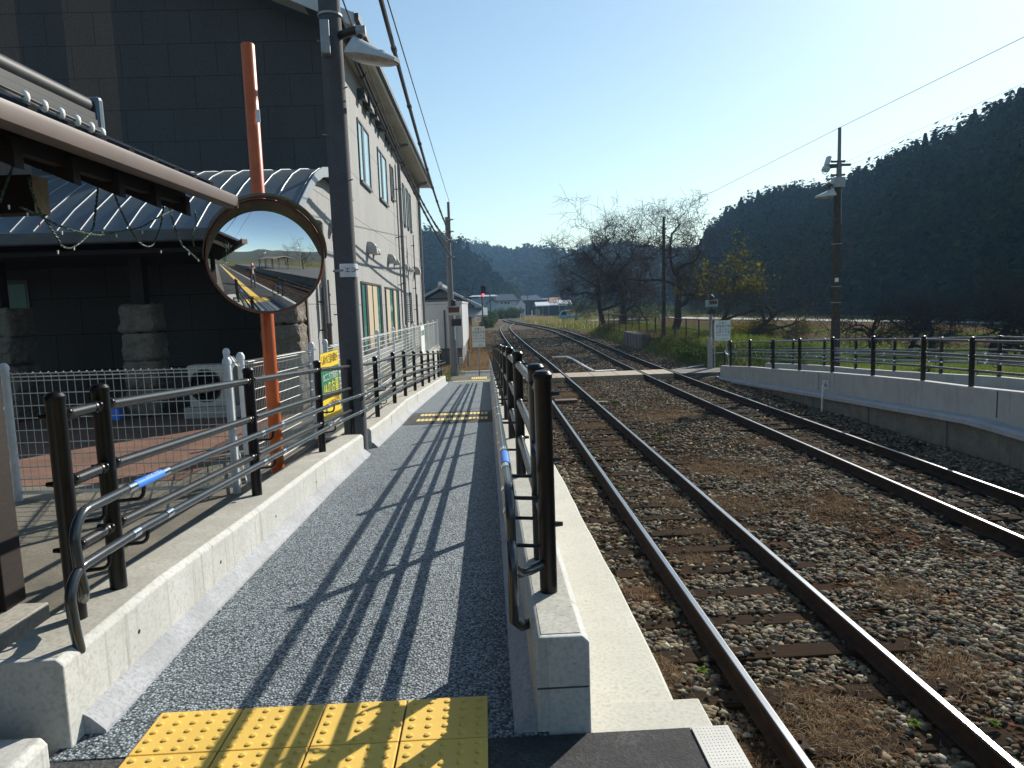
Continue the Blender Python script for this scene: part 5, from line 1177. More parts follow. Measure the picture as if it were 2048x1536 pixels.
# ------------------------------------------------------------------ poles and wires
fp_ = thing('utility_pole', (-1.316, 27.558, -.1), 'tall thin concrete utility pole carrying cables beyond the ramp end', 'utility pole')
b = MB(); b.lathe([(.13, -.1), (.105, 4), (.085, 6.0)], (-1.316, 27.558, 0), 14); b.lathe([(.05, 5.2), (.05, 6.55), (.001, 6.56)], (-1.25, 27.53, 0), 10); b.build('pole_shaft', 'concrete_pole', fp_, smooth=True)
b = MB()
for z in (4.53, 5.13, 5.46, 5.9): b.box(-1.40, -1.08, 27.42, 27.50, z-.02, z+.02); b.lathe([(.10, -.03), (.115, -.03), (.115, .03), (.10, .03)], (-1.29, 27.55, z), 12)
b.cyl((-1.42, 27.50, .2), (-1.36, 27.5, 4.6), .022, n=6); b.cyl((-1.16, 27.50, .0), (-1.2, 27.5, 1.4), .03, n=6); b.build('fittings', 'grey_metal', fp_)
cs = Wy(908, 622, 27.3); sg = thing('crossing_signal', (cs.x, cs.y, cs.z-.3), 'beige train warning box with a dark red display on the thin utility pole', 'signal', 'train warning boxes at the crossing')
u = (Wy(920, 640, 27.3)-Wy(895, 640, 27.3)).length/25
MB().box(cs.x-.25, cs.x+.25, 27.15, 27.38, cs.z-.16, cs.z+.17).build('signal_case', 'ac_beige', sg, bevel=.01)
MB().box(cs.x-.20, cs.x+.20, 27.142, 27.149, cs.z-.06, cs.z+.12).build('display', 'display_red', sg)
b = MB(); b.box(cs.x-.25, cs.x+.25, 27.06, 27.149, cs.z+.135, cs.z+.15); b.lathe([(.10, 0), (.10, .2), (.085, .22), (.0005, .22)], (cs.x-.02, 27.24, cs.z+.19), 12); b.build('siren', 'dark', sg)
MB().box(cs.x-.10, cs.x+.27, 27.10, 27.33, cs.z-.56, cs.z-.30).build('speaker', 'dark', sg, bevel=.01)
b = MB(); b.cyl((cs.x-.15, 27.3, cs.z-.16), (cs.x-.05, 27.33, cs.z-.5), .014, n=6); b.box(cs.x+.05, cs.x+.24, 27.2, 27.3, cs.z-.30, cs.z-.17); b.build('brackets', 'grey_metal', sg)
# right crossing signal
rs = Wz(1422, 735, 0); rp = thing('signal_post', (rs.x, rs.y, -.05), 'grey post with conduits at the far side of the crossing, near the white notice', 'post')
MB().cyl((rs.x, rs.y, -.2), (rs.x, rs.y, 2.1), .06, n=12).build('post_tube', 'concrete_pole', rp, smooth=True)
b = MB(); b.cyl((rs.x+.12, rs.y-.05, -.1), (rs.x+.12, rs.y-.05, 1.7), .03, n=8); b.cyl((rs.x-.07, rs.y-.08, -.1), (rs.x-.07, rs.y-.08, 1.15), .09, n=10); b.cyl((rs.x-.1, rs.y-.1, .55), (rs.x+.9, rs.y-.1, .57), .02, n=6); b.build('conduits', 'grey_metal', rp, smooth=True)
MB().tube([Wz(1415, 730, -.02), Wz(1398, 732, -.05), Wz(1370, 737, -.09), Wz(1345, 740, -.12)], .035, 8).build('ground_conduit', 'grey_metal', rp, smooth=True)
c_ = Wy(1423, 607, rs.y-.05); sr = thing('crossing_signal', (c_.x, c_.y, c_.z-.3), 'pale green train warning box with a dark display, across the tracks', 'signal', 'train warning boxes at the crossing')
MB().box(c_.x-.20, c_.x+.20, c_.y-.15, c_.y+.10, c_.z-.13, c_.z+.13).build('signal_case', 'signal_green', sr, bevel=.01)
MB().box(c_.x-.13, c_.x+.16, c_.y-.157, c_.y-.151, c_.z-.03, c_.z+.11).build('display', 'display_red', sr)
b = MB(); b.lathe([(.11, 0), (.11, .10), (.06, .17), (.0005, .20)], (c_.x, c_.y, c_.z+.14), 14); b.box(c_.x-.16, c_.x+.12, c_.y-.12, c_.y+.06, c_.z-.39, c_.z-.20); b.cyl((c_.x, c_.y, c_.z-.22), (c_.x, c_.y, c_.z-.12), .04); b.build('speaker', 'dark', sr)

def notice(base, px0, px1, py0, py1, label, lean_=0.0):
    t = thing('notice_sign', base, label, 'sign', 'white notices at the crossing'); y = base.y-.05
    a = Wy(px0, (py0+py1)/2, y); c = Wy(px1, (py0+py1)/2, y); zt = Wy((px0+px1)/2, py0, y).z; zb = Wy((px0+px1)/2, py1, y).z; cx = (a.x+c.x)/2; w = c.x-a.x; h = zt-zb
    MB().cyl((base.x, base.y, base.z-.2), (cx, base.y, zt-.05), .028, n=10).build('post', 'grey_metal', t, smooth=True)
    MB().box(cx-w/2, cx+w/2, y-.008, y+.02, zb, zt).build('board', 'sign_white', t)
    X = (1, 0, 0); Z = (0, 0, 1); yy = y-.0095
    text('lettering', 'お 願 い', h*.085, 'ink', t, (cx, yy, zt-h*.12), X, Z, .0008)
    MB().box(cx-w*.43, cx+w*.43, y-.0095, y-.0085, zt-h*.215, zt-h*.205).build('rule', 'ink', t)
    cell = w*.19
    for r_, row in enumerate(('警報機が鳴', 'り出したら', '危険です渡', 'らないで下さい')):
        n_ = len(row); zz = zt-h*(.30+.145*r_)
        for k, ch in enumerate(row):
            text('lettering', ch, (w*.135 if n_ == 5 else w*.105), 'ink_red' if ch in '危険' else 'ink', t, (cx+(k-(n_-1)/2)*(cell if n_ == 5 else w*.135), yy, zz), X, Z, .0008)
    text('lettering', 'JR西日本', h*.055, 'ink', t, (cx+w*.14, yy, zb+h*.08), X, Z, .0008)
    return t
notice(Wz(959, 752, .0), 944, 970, 653, 694, 'white notice on a post at the end of the ramp, left of the tracks')
notice(Wz(1461, 735, .0), 1430.5, 1460.5, 641, 681, 'white notice on a post across the tracks, beside the green warning box')

rpz = -.1; RPX, RPY = 12.494, 25.328
rpo = thing('utility_pole', (RPX, RPY, rpz), 'tall brown utility pole with two lamps standing behind the far ramp railing', 'utility pole')
def rz_(px, py): return Wy(px, py, RPY)
zt = rz_(1683, 255).z
MB().lathe([(.16, -.4), (.15, 2), (.125, 4.6), (.118, rz_(1680, 375).z)], (RPX, RPY, 0), 16).build('pole_shaft', 'bark', rpo, smooth=True)
z7 = rz_(1680, 380).z; MB().lathe([(.10, z7-1.2), (.10, z7), (.085, z7+.9), (.062, z7+.95), (.055, zt), (.001, zt+.01)], (RPX+.04, RPY, 0), 12).build('pole_top', 'concrete_pole', rpo, smooth=True)
b = MB()
for py in (323, 350): z = rz_(1680, py).z; b.box(RPX-.24, RPX+.24, RPY-.04, RPY+.04, z-.03, z+.03); b.ball((RPX-.22, RPY, z+.01), .045, 6); b.ball((RPX+.22, RPY, z+.01), .045, 6)
z = rz_(1680, 330).z; b.box(RPX-.4, RPX+.44, RPY-.05, RPY+.05, z-.035, z+.035)
b.build('crossarms', 'dark_grey', rpo)
q = rz_(1680, 365); MB().box(RPX-.19, RPX+.20, RPY-.16, RPY+.12, q.z-.18, q.z+.17).build('meter_box', 'grey_metal', rpo, bevel=.012)
q = rz_(1671, 560); MB().box(RPX-.125, RPX+.0, RPY-.165, RPY-.155, q.z-.07, q.z+.07).build('number_plate', 'white_paint', rpo)
b = MB()
for py in (488, 573, 605): z = rz_(1672, py).z; b.lathe([(.155, -.012), (.163, -.012), (.163, .012), (.155, .012)], (RPX, RPY, z), 16)
b.build('bands', 'grey_metal', rpo)
t = thing('lamp', (RPX-.5, RPY, rz_(1650, 380).z), 'pale lamp shade on a short arm, lower one on the brown pole', 'lamp', 'lamps on the poles')
a = rz_(1668, 391); c = rz_(1629, 396); lamp_shade(t, a, (c-a).length, (-1, -.15, 0), math.asin((a.z-c.z)/(c-a).length)); q = rz_(1657, 371); b = MB(); b.ball(q, .10, 8); b.cyl(q, (RPX, RPY, q.z), .04, n=8); b.cyl(q, a+Vector((-.1, 0, .1)), .035, n=8); b.build('lamp_bracket', 'dark_grey', t, smooth=True)
t = thing('floodlight', (RPX-.5, RPY, rz_(1650, 335).z), 'pale floodlight with a tilted back plate, upper one on the brown pole', 'floodlight')
q = rz_(1652, 335); b = MB(); b.lathe([(.001, -.12), (.10, -.10), (.15, .0), (.10, .10), (.001, .12)], q-Vector((0, 0, .05)), 12); b.obox(q+Vector((.06, 0, .22)), (.10, .22, .30), 0, 0, .3); b.build('lamp_housing', 'lamp_grey', t, smooth=True)
MB().cyl(q, (RPX, RPY, q.z+.02), .045, n=8).build('lamp_arm', 'dark_grey', t); MB().tube([q+Vector((-.16, 0, -.08)), q+Vector((-.12, 0, -.2)), q+Vector((.0, 0, -.24)), q+Vector((.06, 0, -.16))], .012, 6).build('guard_wire', 'grey_metal', t)
MPX, MPY = 9.52, 38.4; mp_ = thing('utility_pole', (MPX, MPY, .6), 'slim brown utility pole on the grassy bank among the bare trees', 'utility pole')
MB().lathe([(.115, .2), (.10, 3), (.085, 5.8), (.06, 7.0), (.001, 7.02)], (MPX, MPY, 0), 12, Matrix(((1, 0, .012), (0, 1, 0), (0, 0, 1)))).build('pole_shaft', 'bark', mp_, smooth=True)
b = MB()
for z in (5.5, 6.0, 6.4): b.box(MPX-.05, MPX+.22, MPY-.03, MPY+.03, z-.025, z+.025)
b.build('step_bolts', 'dark_grey', mp_)
# wires
def wire(P, r, label, mat='cable', ties=None):
    b = MB(); b.tube(P, r, 6)
    if ties:
        acc = 0
        for i in range(1, len(P)-1):
            if i % ties == 0: q = Vector(P[i]); d = (Vector(P[i+1])-q).normalized(); b.cyl(q-d*.05, q+d*.05, r*1.35, n=6)
    b.build('cable', mat, None, smooth=True, label=label, cat='cable', group='cables between the poles')
wire(sag((-1.60, 8.36, 6.07), (-1.212, 27.5, 4.535), .34, 60), .026, 'lower bundled cable from the lamp pole to the thin utility pole', 'cable', 3)
wire(sag((-1.56, 8.36, 6.10), (-1.261, 27.5, 5.131), .47, 60), .024, 'upper bundled cable from the lamp pole, running under the eaves', 'cable', 3)
wire(sag((-1.50, 8.40, 6.22), (-1.30, 27.5, 5.05), .50, 50), .010, 'thin cable beside the bundles under the eaves', 'cable_grey')
def para(A, B, d, y0, n=70):
    A = Vector(A); B = Vector(B); out = []
    for i in range(n+1):
        y = y0+(B.y-y0)*i/n; t = (y-A.y)/(B.y-A.y); p = A+(B-A)*t; out.append((p.x, y, p.z-4*d*t*(1-t)))
    return out
wire(para((-.87, 7, 5.542), (-1.246, 27.5, 5.464), .339, -16), .024, 'thick bundled cable crossing the sky down to the thin utility pole', 'cable', 3)
wire(para((-.795, 7, 5.474), (-1.2, 27.5, 6.53), .02, -16, 30), .007, 'thin wire crossing the sky down to the top of the thin pole')
def sky_wire(A, pxs, D, r, lb):
    pts = [A]+[Wy(x, y, D_) for (x, y), D_ in zip(pxs, D)]; wire(pts, r, lb, 'cable_grey')
wire([(MPX+.05, MPY, 6.99), (RPX, RPY, zt-.02), tuple(Wy(2048, 74, 17.5)), tuple(Wy(2400, -85, 12.5))], .008, 'wire joining the tops of the slim and the brown poles, leaving at the upper right', 'cable_grey')
wire([(RPX+.1, RPY, rz_(1690, 328).z), tuple(Wy(2048, 167, 17.5)), tuple(Wy(2400, 5, 12.5))], .0045, 'upper of the two faint wires to the brown pole', 'cable_grey')
wire([(RPX+.43, RPY, rz_(1690, 330).z), tuple(Wy(2048, 193, 17.5)), tuple(Wy(2400, 42, 12.5))], .0045, 'lower of the two faint wires to the brown pole', 'cable_grey')

# small signs and posts by the rails
k6 = Wz(1643, 824, -.15); t = thing('marker_sign', k6, 'small white marker with the number 6 beside the far track', 'sign'); y = k6.y-.02
zc = over(1649, 770, k6); cx = Wy(1650.5, 770, y).x
MB().loft([[(k6.x-.012, k6.y, k6.z-.1), (k6.x+.02, k6.y, k6.z-.1), (k6.x+.02, k6.y+.02, k6.z-.1), (k6.x-.012, k6.y+.02, k6.z-.1)], [(cx-.06, k6.y, zc), (cx-.028, k6.y, zc), (cx-.028, k6.y+.02, zc), (cx-.06, k6.y+.02, zc)]]).build('stake', 'white_paint', t)
MB().box(cx-.068, cx+.068, y-.012, y-.002, zc-.10, zc+.11).build('board', 'sign_white', t); text('lettering', '6', .125, 'ink', t, (cx+.004, y-.0135, zc+.003), (1, 0, 0), (0, 0, 1), .0008)
sgp = Wz(968, 690, 0); rdz = over(966, 580, sgp); t = thing('railway_signal', sgp, 'black oval railway signal showing one red light beside the track', 'signal')
MB().cyl((sgp.x, sgp.y, -.2), (sgp.x-.02, sgp.y, rdz+.6), .045, n=8).build('mast', 'dark_grey', t)
cx = Wy(966.5, 586, sgp.y-.1).x; b = MB(); b.prism([(cx+.17*math.cos(a)*1.0, rdz+.0+.17*math.sin(a)+(.14 if math.sin(a) > 0 else -.14)) for a in [2*PI*i/24 for i in range(24)]], sgp.y-.16, sgp.y-.06, 'y'); b.build('backboard', 'dark', t)
zr_ = Wy(966.3, 589.5, sgp.y-.17).z; MB().lathe([(.075, 0), (.06, .02), (.001, .03)], (Wy(966.3, 589.5, sgp.y-.17).x, sgp.y-.16, zr_), 14, Matrix.Rotation(PI/2, 3, 'X')).build('lamp_glass', 'lamp_red', t, smooth=True)
b = MB(); b.lathe([(.09, 0), (.09, .16)], (cx, sgp.y-.16, rdz+.11), 12, Matrix.Rotation(PI/2, 3, 'X')); b.build('lamp_visor', 'dark', t)
q = Wy(957, 639, 46); t = thing('speed_sign', (q.x, 46, -.15), 'small white speed sign reading 50 in the weeds left of the track', 'sign')
MB().box(q.x-.16, q.x+.16, 45.97, 46, q.z-.15, q.z+.15).build('board', 'sign_white', t); MB().cyl((q.x-.26, 46.03, -.3), (q.x-.26, 46.03, q.z+.1), .035, n=8).build('post', 'grey_metal', t); text('lettering', '50', .19, 'ink', t, (q.x, 45.966, q.z), (1, 0, 0), (0, 0, 1), .001)
for i, (px, py, h, lb) in enumerate(((937, 733, .75, 'grey stub post in the brown weeds, right of the small junction box'), (893, 744, .0, ''), (923, 716, .9, 'leftmost grey pipe post by the white shed corner'), (930, 712, .95, 'white topped pipe post by the white shed corner'), (1017, 690, 1.9, ''), )):
    if not lb: continue
    q = Wz(px, py, -.1); t = thing('stub_post', q, lb, 'post'); MB().lathe([(.055, -.2), (.055, h-.02), (.03, h), (.001, h)], q, 10).build('post_tube', 'grey_metal' if i < 3 else 'white_paint', t, smooth=True)
q = Wz(923, 745, -.05); t = thing('junction_box', q, 'small grey junction box on a pipe beside the thin utility pole', 'junction box'); MB().box(q.x-.09, q.x+.09, q.y-.06, q.y+.06, q.z+.35, q.z+.62).build('box_case', 'grey_metal', t, bevel=.01); MB().cyl((q.x, q.y, -.2), (q.x, q.y, q.z+.36), .03, n=8).build('pipe', 'grey_metal', t)
MB().box(-1.1, .55, 28.22, 28.30, -.3, .10).build('edge_kerb', 'white_paint', None, label='white painted kerb across the end of the path', cat='kerb')
# ------------------------------------------------------------------ right bank: old platform end, fence, trees, shrub, grass
b = MB(); wA = Wz(1300, 702, -.2); wB = Wz(1255, 692, -.2); b.box(min(wA.x, wB.x)-.25, wA.x+.5, wA.y, wB.y, -.5, .74)
for k in range(6): y = wA.y+(wB.y-wA.y)*(k+.5)/6; b.box(min(wA.x, wB.x)-.30, wB.x-.2, y-.10, y+.10, -.4, .72)
b.build('retaining_wall', 'concrete_old', None, bevel=.01, label='old ribbed concrete platform end in the grassy bank', cat='wall')
fb = thing('bank_fence', (9.9, 28.2, .7), 'rusty brown post and wire fence along the top of the grassy bank', 'fence'); b = MB(); A = Vector((9.75, 28.6, .72)); B = Vector((9.0, 57, .78)); n = 15; pp = None
for i in range(n+1):
    p = A.lerp(B, i/n)
    if pp is None: pp = (MB().box(p.x-.03, p.x+.03, p.y-.03, p.y+.03, p.z-.3, p.z+.98).build('post', 'rust_brown', fb), p)
    else: dup_part(pp[0], p-pp[1])
b = MB()
for h in (.95, .5, .08): b.tube([A+Vector((0, 0, h)), B+Vector((0, 0, h))], .018 if h > .9 else .012, 6)
for i in range(int((B-A).length/.16)): p = A+(B-A)*(i*.16/(B-A).length); b.box(p.x-.005, p.x+.005, p.y-.005, p.y+.005, p.z+.05, p.z+.95)
b.build('wire_panel', 'rust_brown', fb)
def grass(name, x0, x1, y0, y1, n, hf, h, w, mat, label, lean=.7, keep=None):
    x = rng.uniform(x0, x1, n); y = rng.uniform(y0, y1, n); z = np.array([hf(a, b_) for a, b_ in zip(x, y)])
    P = np.column_stack([x, y, z-.01])
    if keep: P = P[np.array([keep(*p) for p in P])]
    v, f = blades(P, h, w, lean, 2, .4); return raw(name, v, f, mat, kind='stuff', label=label, cat='grass')
grass('bank_tufts', 8.3, 12.5, 27.2, 66, 26000, bank_h, .20, .022, 'green_grass', 'green grass on the bank right of the tracks', .9, lambda x, y, z: z > -.05 and fbm(x*.5, y*.5, 2) > -.35)
grass('bank_straw', 8.1, 10.5, 27.2, 70, 5000, bank_h, .22, .018, 'dry_grass', 'dry straw at the foot of the grassy bank', 1.0)
grass('verge_tufts', 10.2, 18, 10, 27, 9000, lambda x, y: -.04, .14, .014, 'green_grass', 'grass behind the far ramp', .8)
wg = lambda x, y: -.16 + .09*fbm(x*.7, y*.7)+.25*max(0, min(1, (-x-3)/5)) - .2*max(0, min(1, x))
grass('brown_weeds', -3.2, 1.0, 28.3, 80, 26000, wg, .17, .018, 'reed_brown', 'low brown weeds left of the tracks beyond the crossing', .9)
grass('brown_weeds', -1.9, -.9, 25.4, 28.3, 900, lambda x, y: .0, .18, .014, 'green_grass', 'yellow green weeds at the foot of the thin utility pole', .9, lambda x, y, z: x < -1.35 or y > 27.4)
grass('tall_reeds', -4.2, -.75, 44, 78, 5200, wg, 1.15, .035, 'reed_brown', 'tall brown reeds left of the tracks before the old house', .35)
grass('pampas_reeds', -4.5, -.9, 62, 84, 1500, wg, 1.9, .06, 'reed', 'pale pampas plumes behind the speed sign', .4)
grass('pampas_reeds', 6.9, 12.5, 96, 150, 1500, lambda x, y: -.4, .75, .08, 'reed', 'pale pampas grass right of the far curve', .4, lambda x, y, z: x > xat(C2, y)+2.2)
grass('verge_tufts', 6.8, 15, 88, 150, 5000, lambda x, y: -.4, .55, .06, 'green_grass', 'green weeds among the pampas grass by the far curve', .5, lambda x, y, z: x > xat(C2, y)+2.0)
grass('pampas_reeds', 9, 17, 84, 112, 900, lambda x, y: -.4, .7, .08, 'reed', 'pale pampas grass before the parked truck', .4, lambda x, y, z: fbm(x*.3, y*.3) > 0)

def tree(name, label, base, h, r, seed, mats=('bark', 'twig'), leaves=None, **k):
    t = thing(name, base, label, 'tree', 'bare trees beside the tracks'); tr, cr = branch_tree(base, h, r, seed, **k)
    tr.build('trunk', mats[0], t, smooth=True); cr.build('crown', mats[1], t)
    if leaves:
        n, sz, sel, mt = leaves; P = np.array(cr.v); P = P[[sel(p) for p in P]]; P = P[rng.integers(0, len(P), n)]+rng.normal(size=(n, 3))*.12; v, f = leaf_mesh(P, sz); raw('leaves', v, f, mt, t)
    return t
tree('bare_tree', 'broad bare tree, leftmost on the bank, its boughs reaching over the rails', (10.0, 61.0, .7), 6.4, .22, 8, levels=5, kids=(4, 5), spread=.72, limbs=5, first=.22, ratio=.66, lean=(-.12, 0), gnarl=.32, min_r=.012, upw=.14)
tree('bare_tree', 'tall bare tree with fanned boughs, left of the slim brown pole', (11.0, 57.5, .7), 7.2, .28, 12, levels=5, kids=(4, 5), spread=.66, limbs=6, first=.18, ratio=.68, lean=(.1, 0), gnarl=.28, min_r=.012, upw=.16)
tree('bare_tree', 'gnarled bare tree just right of the slim brown pole, its trunk behind the bank fence', (11.6, 43.8, .7), 6.5, .26, 23, levels=5, kids=(4, 5), spread=.70, limbs=5, first=.30, ratio=.66, lean=(.12, 0), gnarl=.42, min_r=.010, upw=.12)
tree('bare_tree', 'leaning tree with some yellow green leaves behind the green warning box', (12.9, 40.0, .5), 4.6, .15, 31, levels=5, kids=(2, 3), spread=.66, limbs=5, first=.25, ratio=.70, lean=(.55, .1), gnarl=.35, min_r=.007, upw=.05, leaves=(1700, .095, lambda p: p[2] > 2.9 and p[0] < 15.2, 'autumn_leaf'))
tree('bare_tree', 'low bare tree with long boughs sweeping right, behind the white notice', (14.0, 38.5, .3), 4.0, .17, 44, levels=5, kids=(3, 4), spread=.62, limbs=5, first=.15, ratio=.80, lean=(1.5, .2), gnarl=.22, min_r=.006, upw=.05)
for i, (px, py, hh, sd_, ln_, lb) in enumerate(((1748, 706, 2.6, 51, (-.2, 0), 'gnarled bare plum tree right of the brown pole, first of the row'), (1815, 706, 2.7, 52, (.15, 0), 'gnarled bare plum tree, second of the row, forked low'), (1860, 705, 2.9, 57, (.5, 0), 'gnarled bare plum tree, third of the row, leaning right'), (1985, 704, 3.6, 58, (.1, 0), 'thick trunked bare plum tree at the right end of the row'), (2080, 705, 3.2, 59, (-.4, 0), 'bare plum tree reaching in from the right edge'))):
    q = Wz(px, py, -.1); tree('plum_tree', lb, q, hh, .12 if i != 3 else .20, sd_, ('bark_dark', 'bark_dark'), levels=4, kids=(4, 5), spread=.80, limbs=6, first=.16, ratio=.74, lean=ln_, gnarl=.62, min_r=.007, upw=.06)
def bush(name, label, c, rx, ry, h, n, leaf, mat, seed, cat='shrub', group=None):
    r2 = np.random.default_rng(seed); t = thing(name, c, label, cat, group); k = 14; cc = np.column_stack([r2.normal(size=k)*rx*.42, r2.normal(size=k)*ry*.42, r2.uniform(.15, .62, k)*h]); i = r2.integers(0, k, n)
    u = r2.normal(size=(n, 3)); u /= np.linalg.norm(u, axis=1)[:, None]; P = cc[i]+u*np.array([rx*.5, ry*.5, h*.38])*r2.uniform(.4, 1, (n, 1)); P[:, 2] = np.abs(P[:, 2]); v, f = leaf_mesh_n(P+np.array(c), u+[0, 0, .3], leaf, .35, .5); raw('foliage', v, f, mat, t)
    b = MB()
    for q in cc[:7]: b.tube([Vector(c), Vector(c)+Vector(q)*.6+Vector((0, 0, .1)), Vector(c)+Vector(q)], [.03, .02, .008], 5)
    b.build('stems', 'bark_dark', t)
q = Wz(1530, 684, -.1); bush('shrub', 'yellow green round shrub behind the far ramp railing', (q.x, q.y, -.2), 1.5, 1.2, 1.75, 9000, .085, 'shrub_leaf', 3)
bush('shrub', 'low yellow shrub at the left of the round shrub', (q.x-1.1, q.y-2.5, -.2), .8, .8, .8, 1800, .07, 'shrub_leaf', 4)
for i, (px, py, s, lb) in enumerate(((1850, 742, .45, 'bright green weed clump at the foot of the second far wall'), (1480, 720, .5, 'weedy bush between the white notice and the far ramp'))):
    q = Wz(px, py, .0); bush('weed_clump', lb, (q.x, max(q.y, 20) if i == 0 else q.y, -.1), s, s, s*.9, 700, .06, 'green_grass', 20+i, 'weed')
q = Wz(1265, 684, .6); P = np.column_stack([rng.uniform(8.9, 9.9, 900), rng.uniform(38, 46, 900), np.full(900, .62)]); v, f = blades(P, .28, .03, .8); raw('red_weeds', v, f, 'reed_brown', kind='stuff', label='orange brown weeds on top of the old platform end', cat='weed')
bush('shrub', 'dark green ivy clump on the bank left of the warning post', (9.0, 30.5, .3), .9, 1.6, .55, 2600, .07, 'hedge_leaf', 9)

# ------------------------------------------------------------------ far buildings
def Py(px, py, D): return Wy(px, py, D)
def house(name, label, pxl, pxr, pyb, pye, pyr, D, depth, wall, roof, gable=True, oh=.5, windows=(), base=-.5):
    """gable=True: the gable end faces the camera; else the eave side does"""
    a = Py(pxl, pye, D); c = Py(pxr, pye, D); ze = (a.z+c.z)/2; zr2 = Py((pxl+pxr)/2, pyr, D).z; cx = (a.x+c.x)/2; w = c.x-a.x
    t = thing(name, (cx, D, base), label, 'house', 'far houses of the village')
    if gable:
        MB().prism([(a.x, base), (c.x, base), (c.x, ze), (cx, zr2), (a.x, ze)], D, D+depth, 'y').build('wall', wall, t)
        s = (zr2-ze)/(w/2)
        for sg_ in (-1, 1):
            x1 = cx+sg_*(w/2+oh); z1 = zr2-s*(w/2+oh); MB().loft([[(cx, y, zr2+.03), (x1, y, z1+.03), (x1, y, z1+.20), (cx, y, zr2+.22)] for y in (D-oh, D+depth+oh)]).build('roof', roof, t)
        MB().box(cx-.14, cx+.14, D-oh-.05, D+depth+oh, zr2+.15, zr2+.38).build('ridge', roof, t)
    else:
        MB().box(a.x, c.x, D, D+depth, base, ze).build('wall', wall, t); h = zr2-ze
        MB().loft([[(a.x-oh, D-oh, ze-.1), (c.x+oh, D-oh, ze-.1), (c.x+oh, D-oh, ze+.12), (a.x-oh, D-oh, ze+.12)], [(a.x+w*.08, D+depth/2, zr2-.2), (c.x-w*.08, D+depth/2, zr2-.2), (c.x-w*.08, D+depth/2, zr2), (a.x+w*.08, D+depth/2, zr2)], [(a.x-oh, D+depth+oh, ze-.1), (c.x+oh, D+depth+oh, ze-.1), (c.x+oh, D+depth+oh, ze+.12), (a.x-oh, D+depth+oh, ze+.12)]]).build('roof', roof, t)
    for (wx0, wx1, wy0, wy1) in windows:
        p = Py(wx0, wy0, D-.05); q = Py(wx1, wy1, D-.05); wf = MB().box(p.x, q.x, D-.04, D-.002, q.z, p.z).build('window', 'window_frame', t); MB().box(p.x+.06, q.x-.06, D-.05, D-.041, q.z+.06, p.z-.06).build('pane', 'glass_dark', wf)
    return t
# white panel shed behind the fence end
sh = thing('panel_shed', (-3.6, 35, 0), 'flat white panel shed with a dark base behind the end of the long fence', 'shed')
xr = Py(925, 650, 35.0).x; xl = -9.0; zt2 = Py(890, 607.5, 35).z; zb2 = Py(890, 697, 35).z
MB().box(xl, xr, 35, 47, zb2, zt2).build('wall', 'panel_white', sh); MB().box(xl+.05, xr-.06, 35.05, 46.9, -.4, zb2-.01).build('base', 'concrete_old', sh)
b = MB()
for k in range(14): b.box(xl+.3+k*.42, xl+.31+k*.42, 34.994, 34.999, zb2, zt2)
b.box(xl-.02, xr+.03, 34.95, 47.02, zt2+.002, zt2+.10); b.build('trim', 'panel_white', sh)
MB().cyl((xr-.35, 34.9, -.2), (xr-.35, 34.9, zt2), .045, n=8).build('drainpipe', 'panel_white', sh); MB().cyl((xr-.85, 34.93, -.2), (xr-.85, 34.93, zt2-.3), .04, n=8).build('drainpipe', 'dark_grey', sh)
MB().box(xr-2.9, xr-2.65, 34.9, 34.99, .75, 1.35).build('meter_box', 'ac_beige', sh)
# old farmhouse with the wide gable roof
D = 66; fh = thing('farmhouse', (-5, D, -.3), 'old farmhouse with a wide grey gable roof behind the white shed', 'house', 'far houses of the village')
A = Py(850, 600, D); R_ = Py(882, 576, D); E = Py(966, 616, D); lx = R_.x-(E.x-R_.x)
MB().prism([(lx+.7, -.4), (E.x-.9, -.4), (E.x-.9, E.z+.25), (R_.x, R_.z-.30), (lx+.7, E.z+.25)], D, D+11, 'y').build('wall', 'house_wall_plank', fh)
for sg_, x1 in ((-1, lx), (1, E.x)): MB().loft([[(R_.x, y, R_.z-.05), (x1, y, E.z-.05), (x1, y, E.z+.16), (R_.x, y, R_.z+.16)] for y in (D-1.3, D+12)]).build('roof', 'roof_pale', fh)
b = MB(); b.box(R_.x-.22, R_.x+.22, D-1.4, D+12, R_.z+.08, R_.z+.34); b.build('ridge', 'roof_pale', fh); MB().obox((R_.x, D-1.42, R_.z+.30), (.3, .2, .4)).build('ridge_tile', 'house_wall_white', fh, bevel=.1)
b = MB()
for z in (E.z+.9, E.z+1.7): b.box(R_.x-4.4+(z-E.z)*.9, R_.x+4.2-(z-E.z)*.9, D-.06, D-.01, z, z+.14)
b.box(lx+1, E.x-1.2, D-.08, D-.02, -.3, E.z+.05); b.build('timber', 'house_wall_dark', fh)
MB().loft([[(lx+.5, y, z), (E.x+.4, y, z), (E.x+.4, y, z+.14), (lx+.5, y, z+.14)] for y, z in ((D-2.2, E.z-.75), (D-.1, E.z-.1))]).build('lean_to_roof', 'roof_pale', fh)
house('house', 'long low grey house with a pale roof edge behind the red signal', 941, 992, 632, 594, 589.5, 175, 9, 'house_wall_blue', 'roof_pale', False)
house('house', 'blue grey house with two bright roof patches', 979, 1033, 632, 602, 588, 190, 9, 'house_wall_blue', 'roof_dark', False, .5, [(1001, 1006, 604.5, 607.5), (1009, 1013, 603.5, 608), (1015, 1019, 603.5, 608)])
for xa, xb, xc, xd in ((1000.5, 1005.5, 1008, 1014), (1015, 1018, 1024, 1033)):
    MB().add([Py(xa, 589.5, 187.5), Py(xb, 589.5, 187.5), Py(xd, 599.5, 185), Py(xc, 599.5, 185)], [(0, 1, 2, 3)])
house('house', 'small white house with a steep gable by the far curve', 1034, 1050.5, 632, 609, 599, 178, 7, 'house_wall_white', 'roof_brown', True, .15, [(1045, 1048.5, 618, 623.5), (1040.5, 1042.5, 618, 623)])
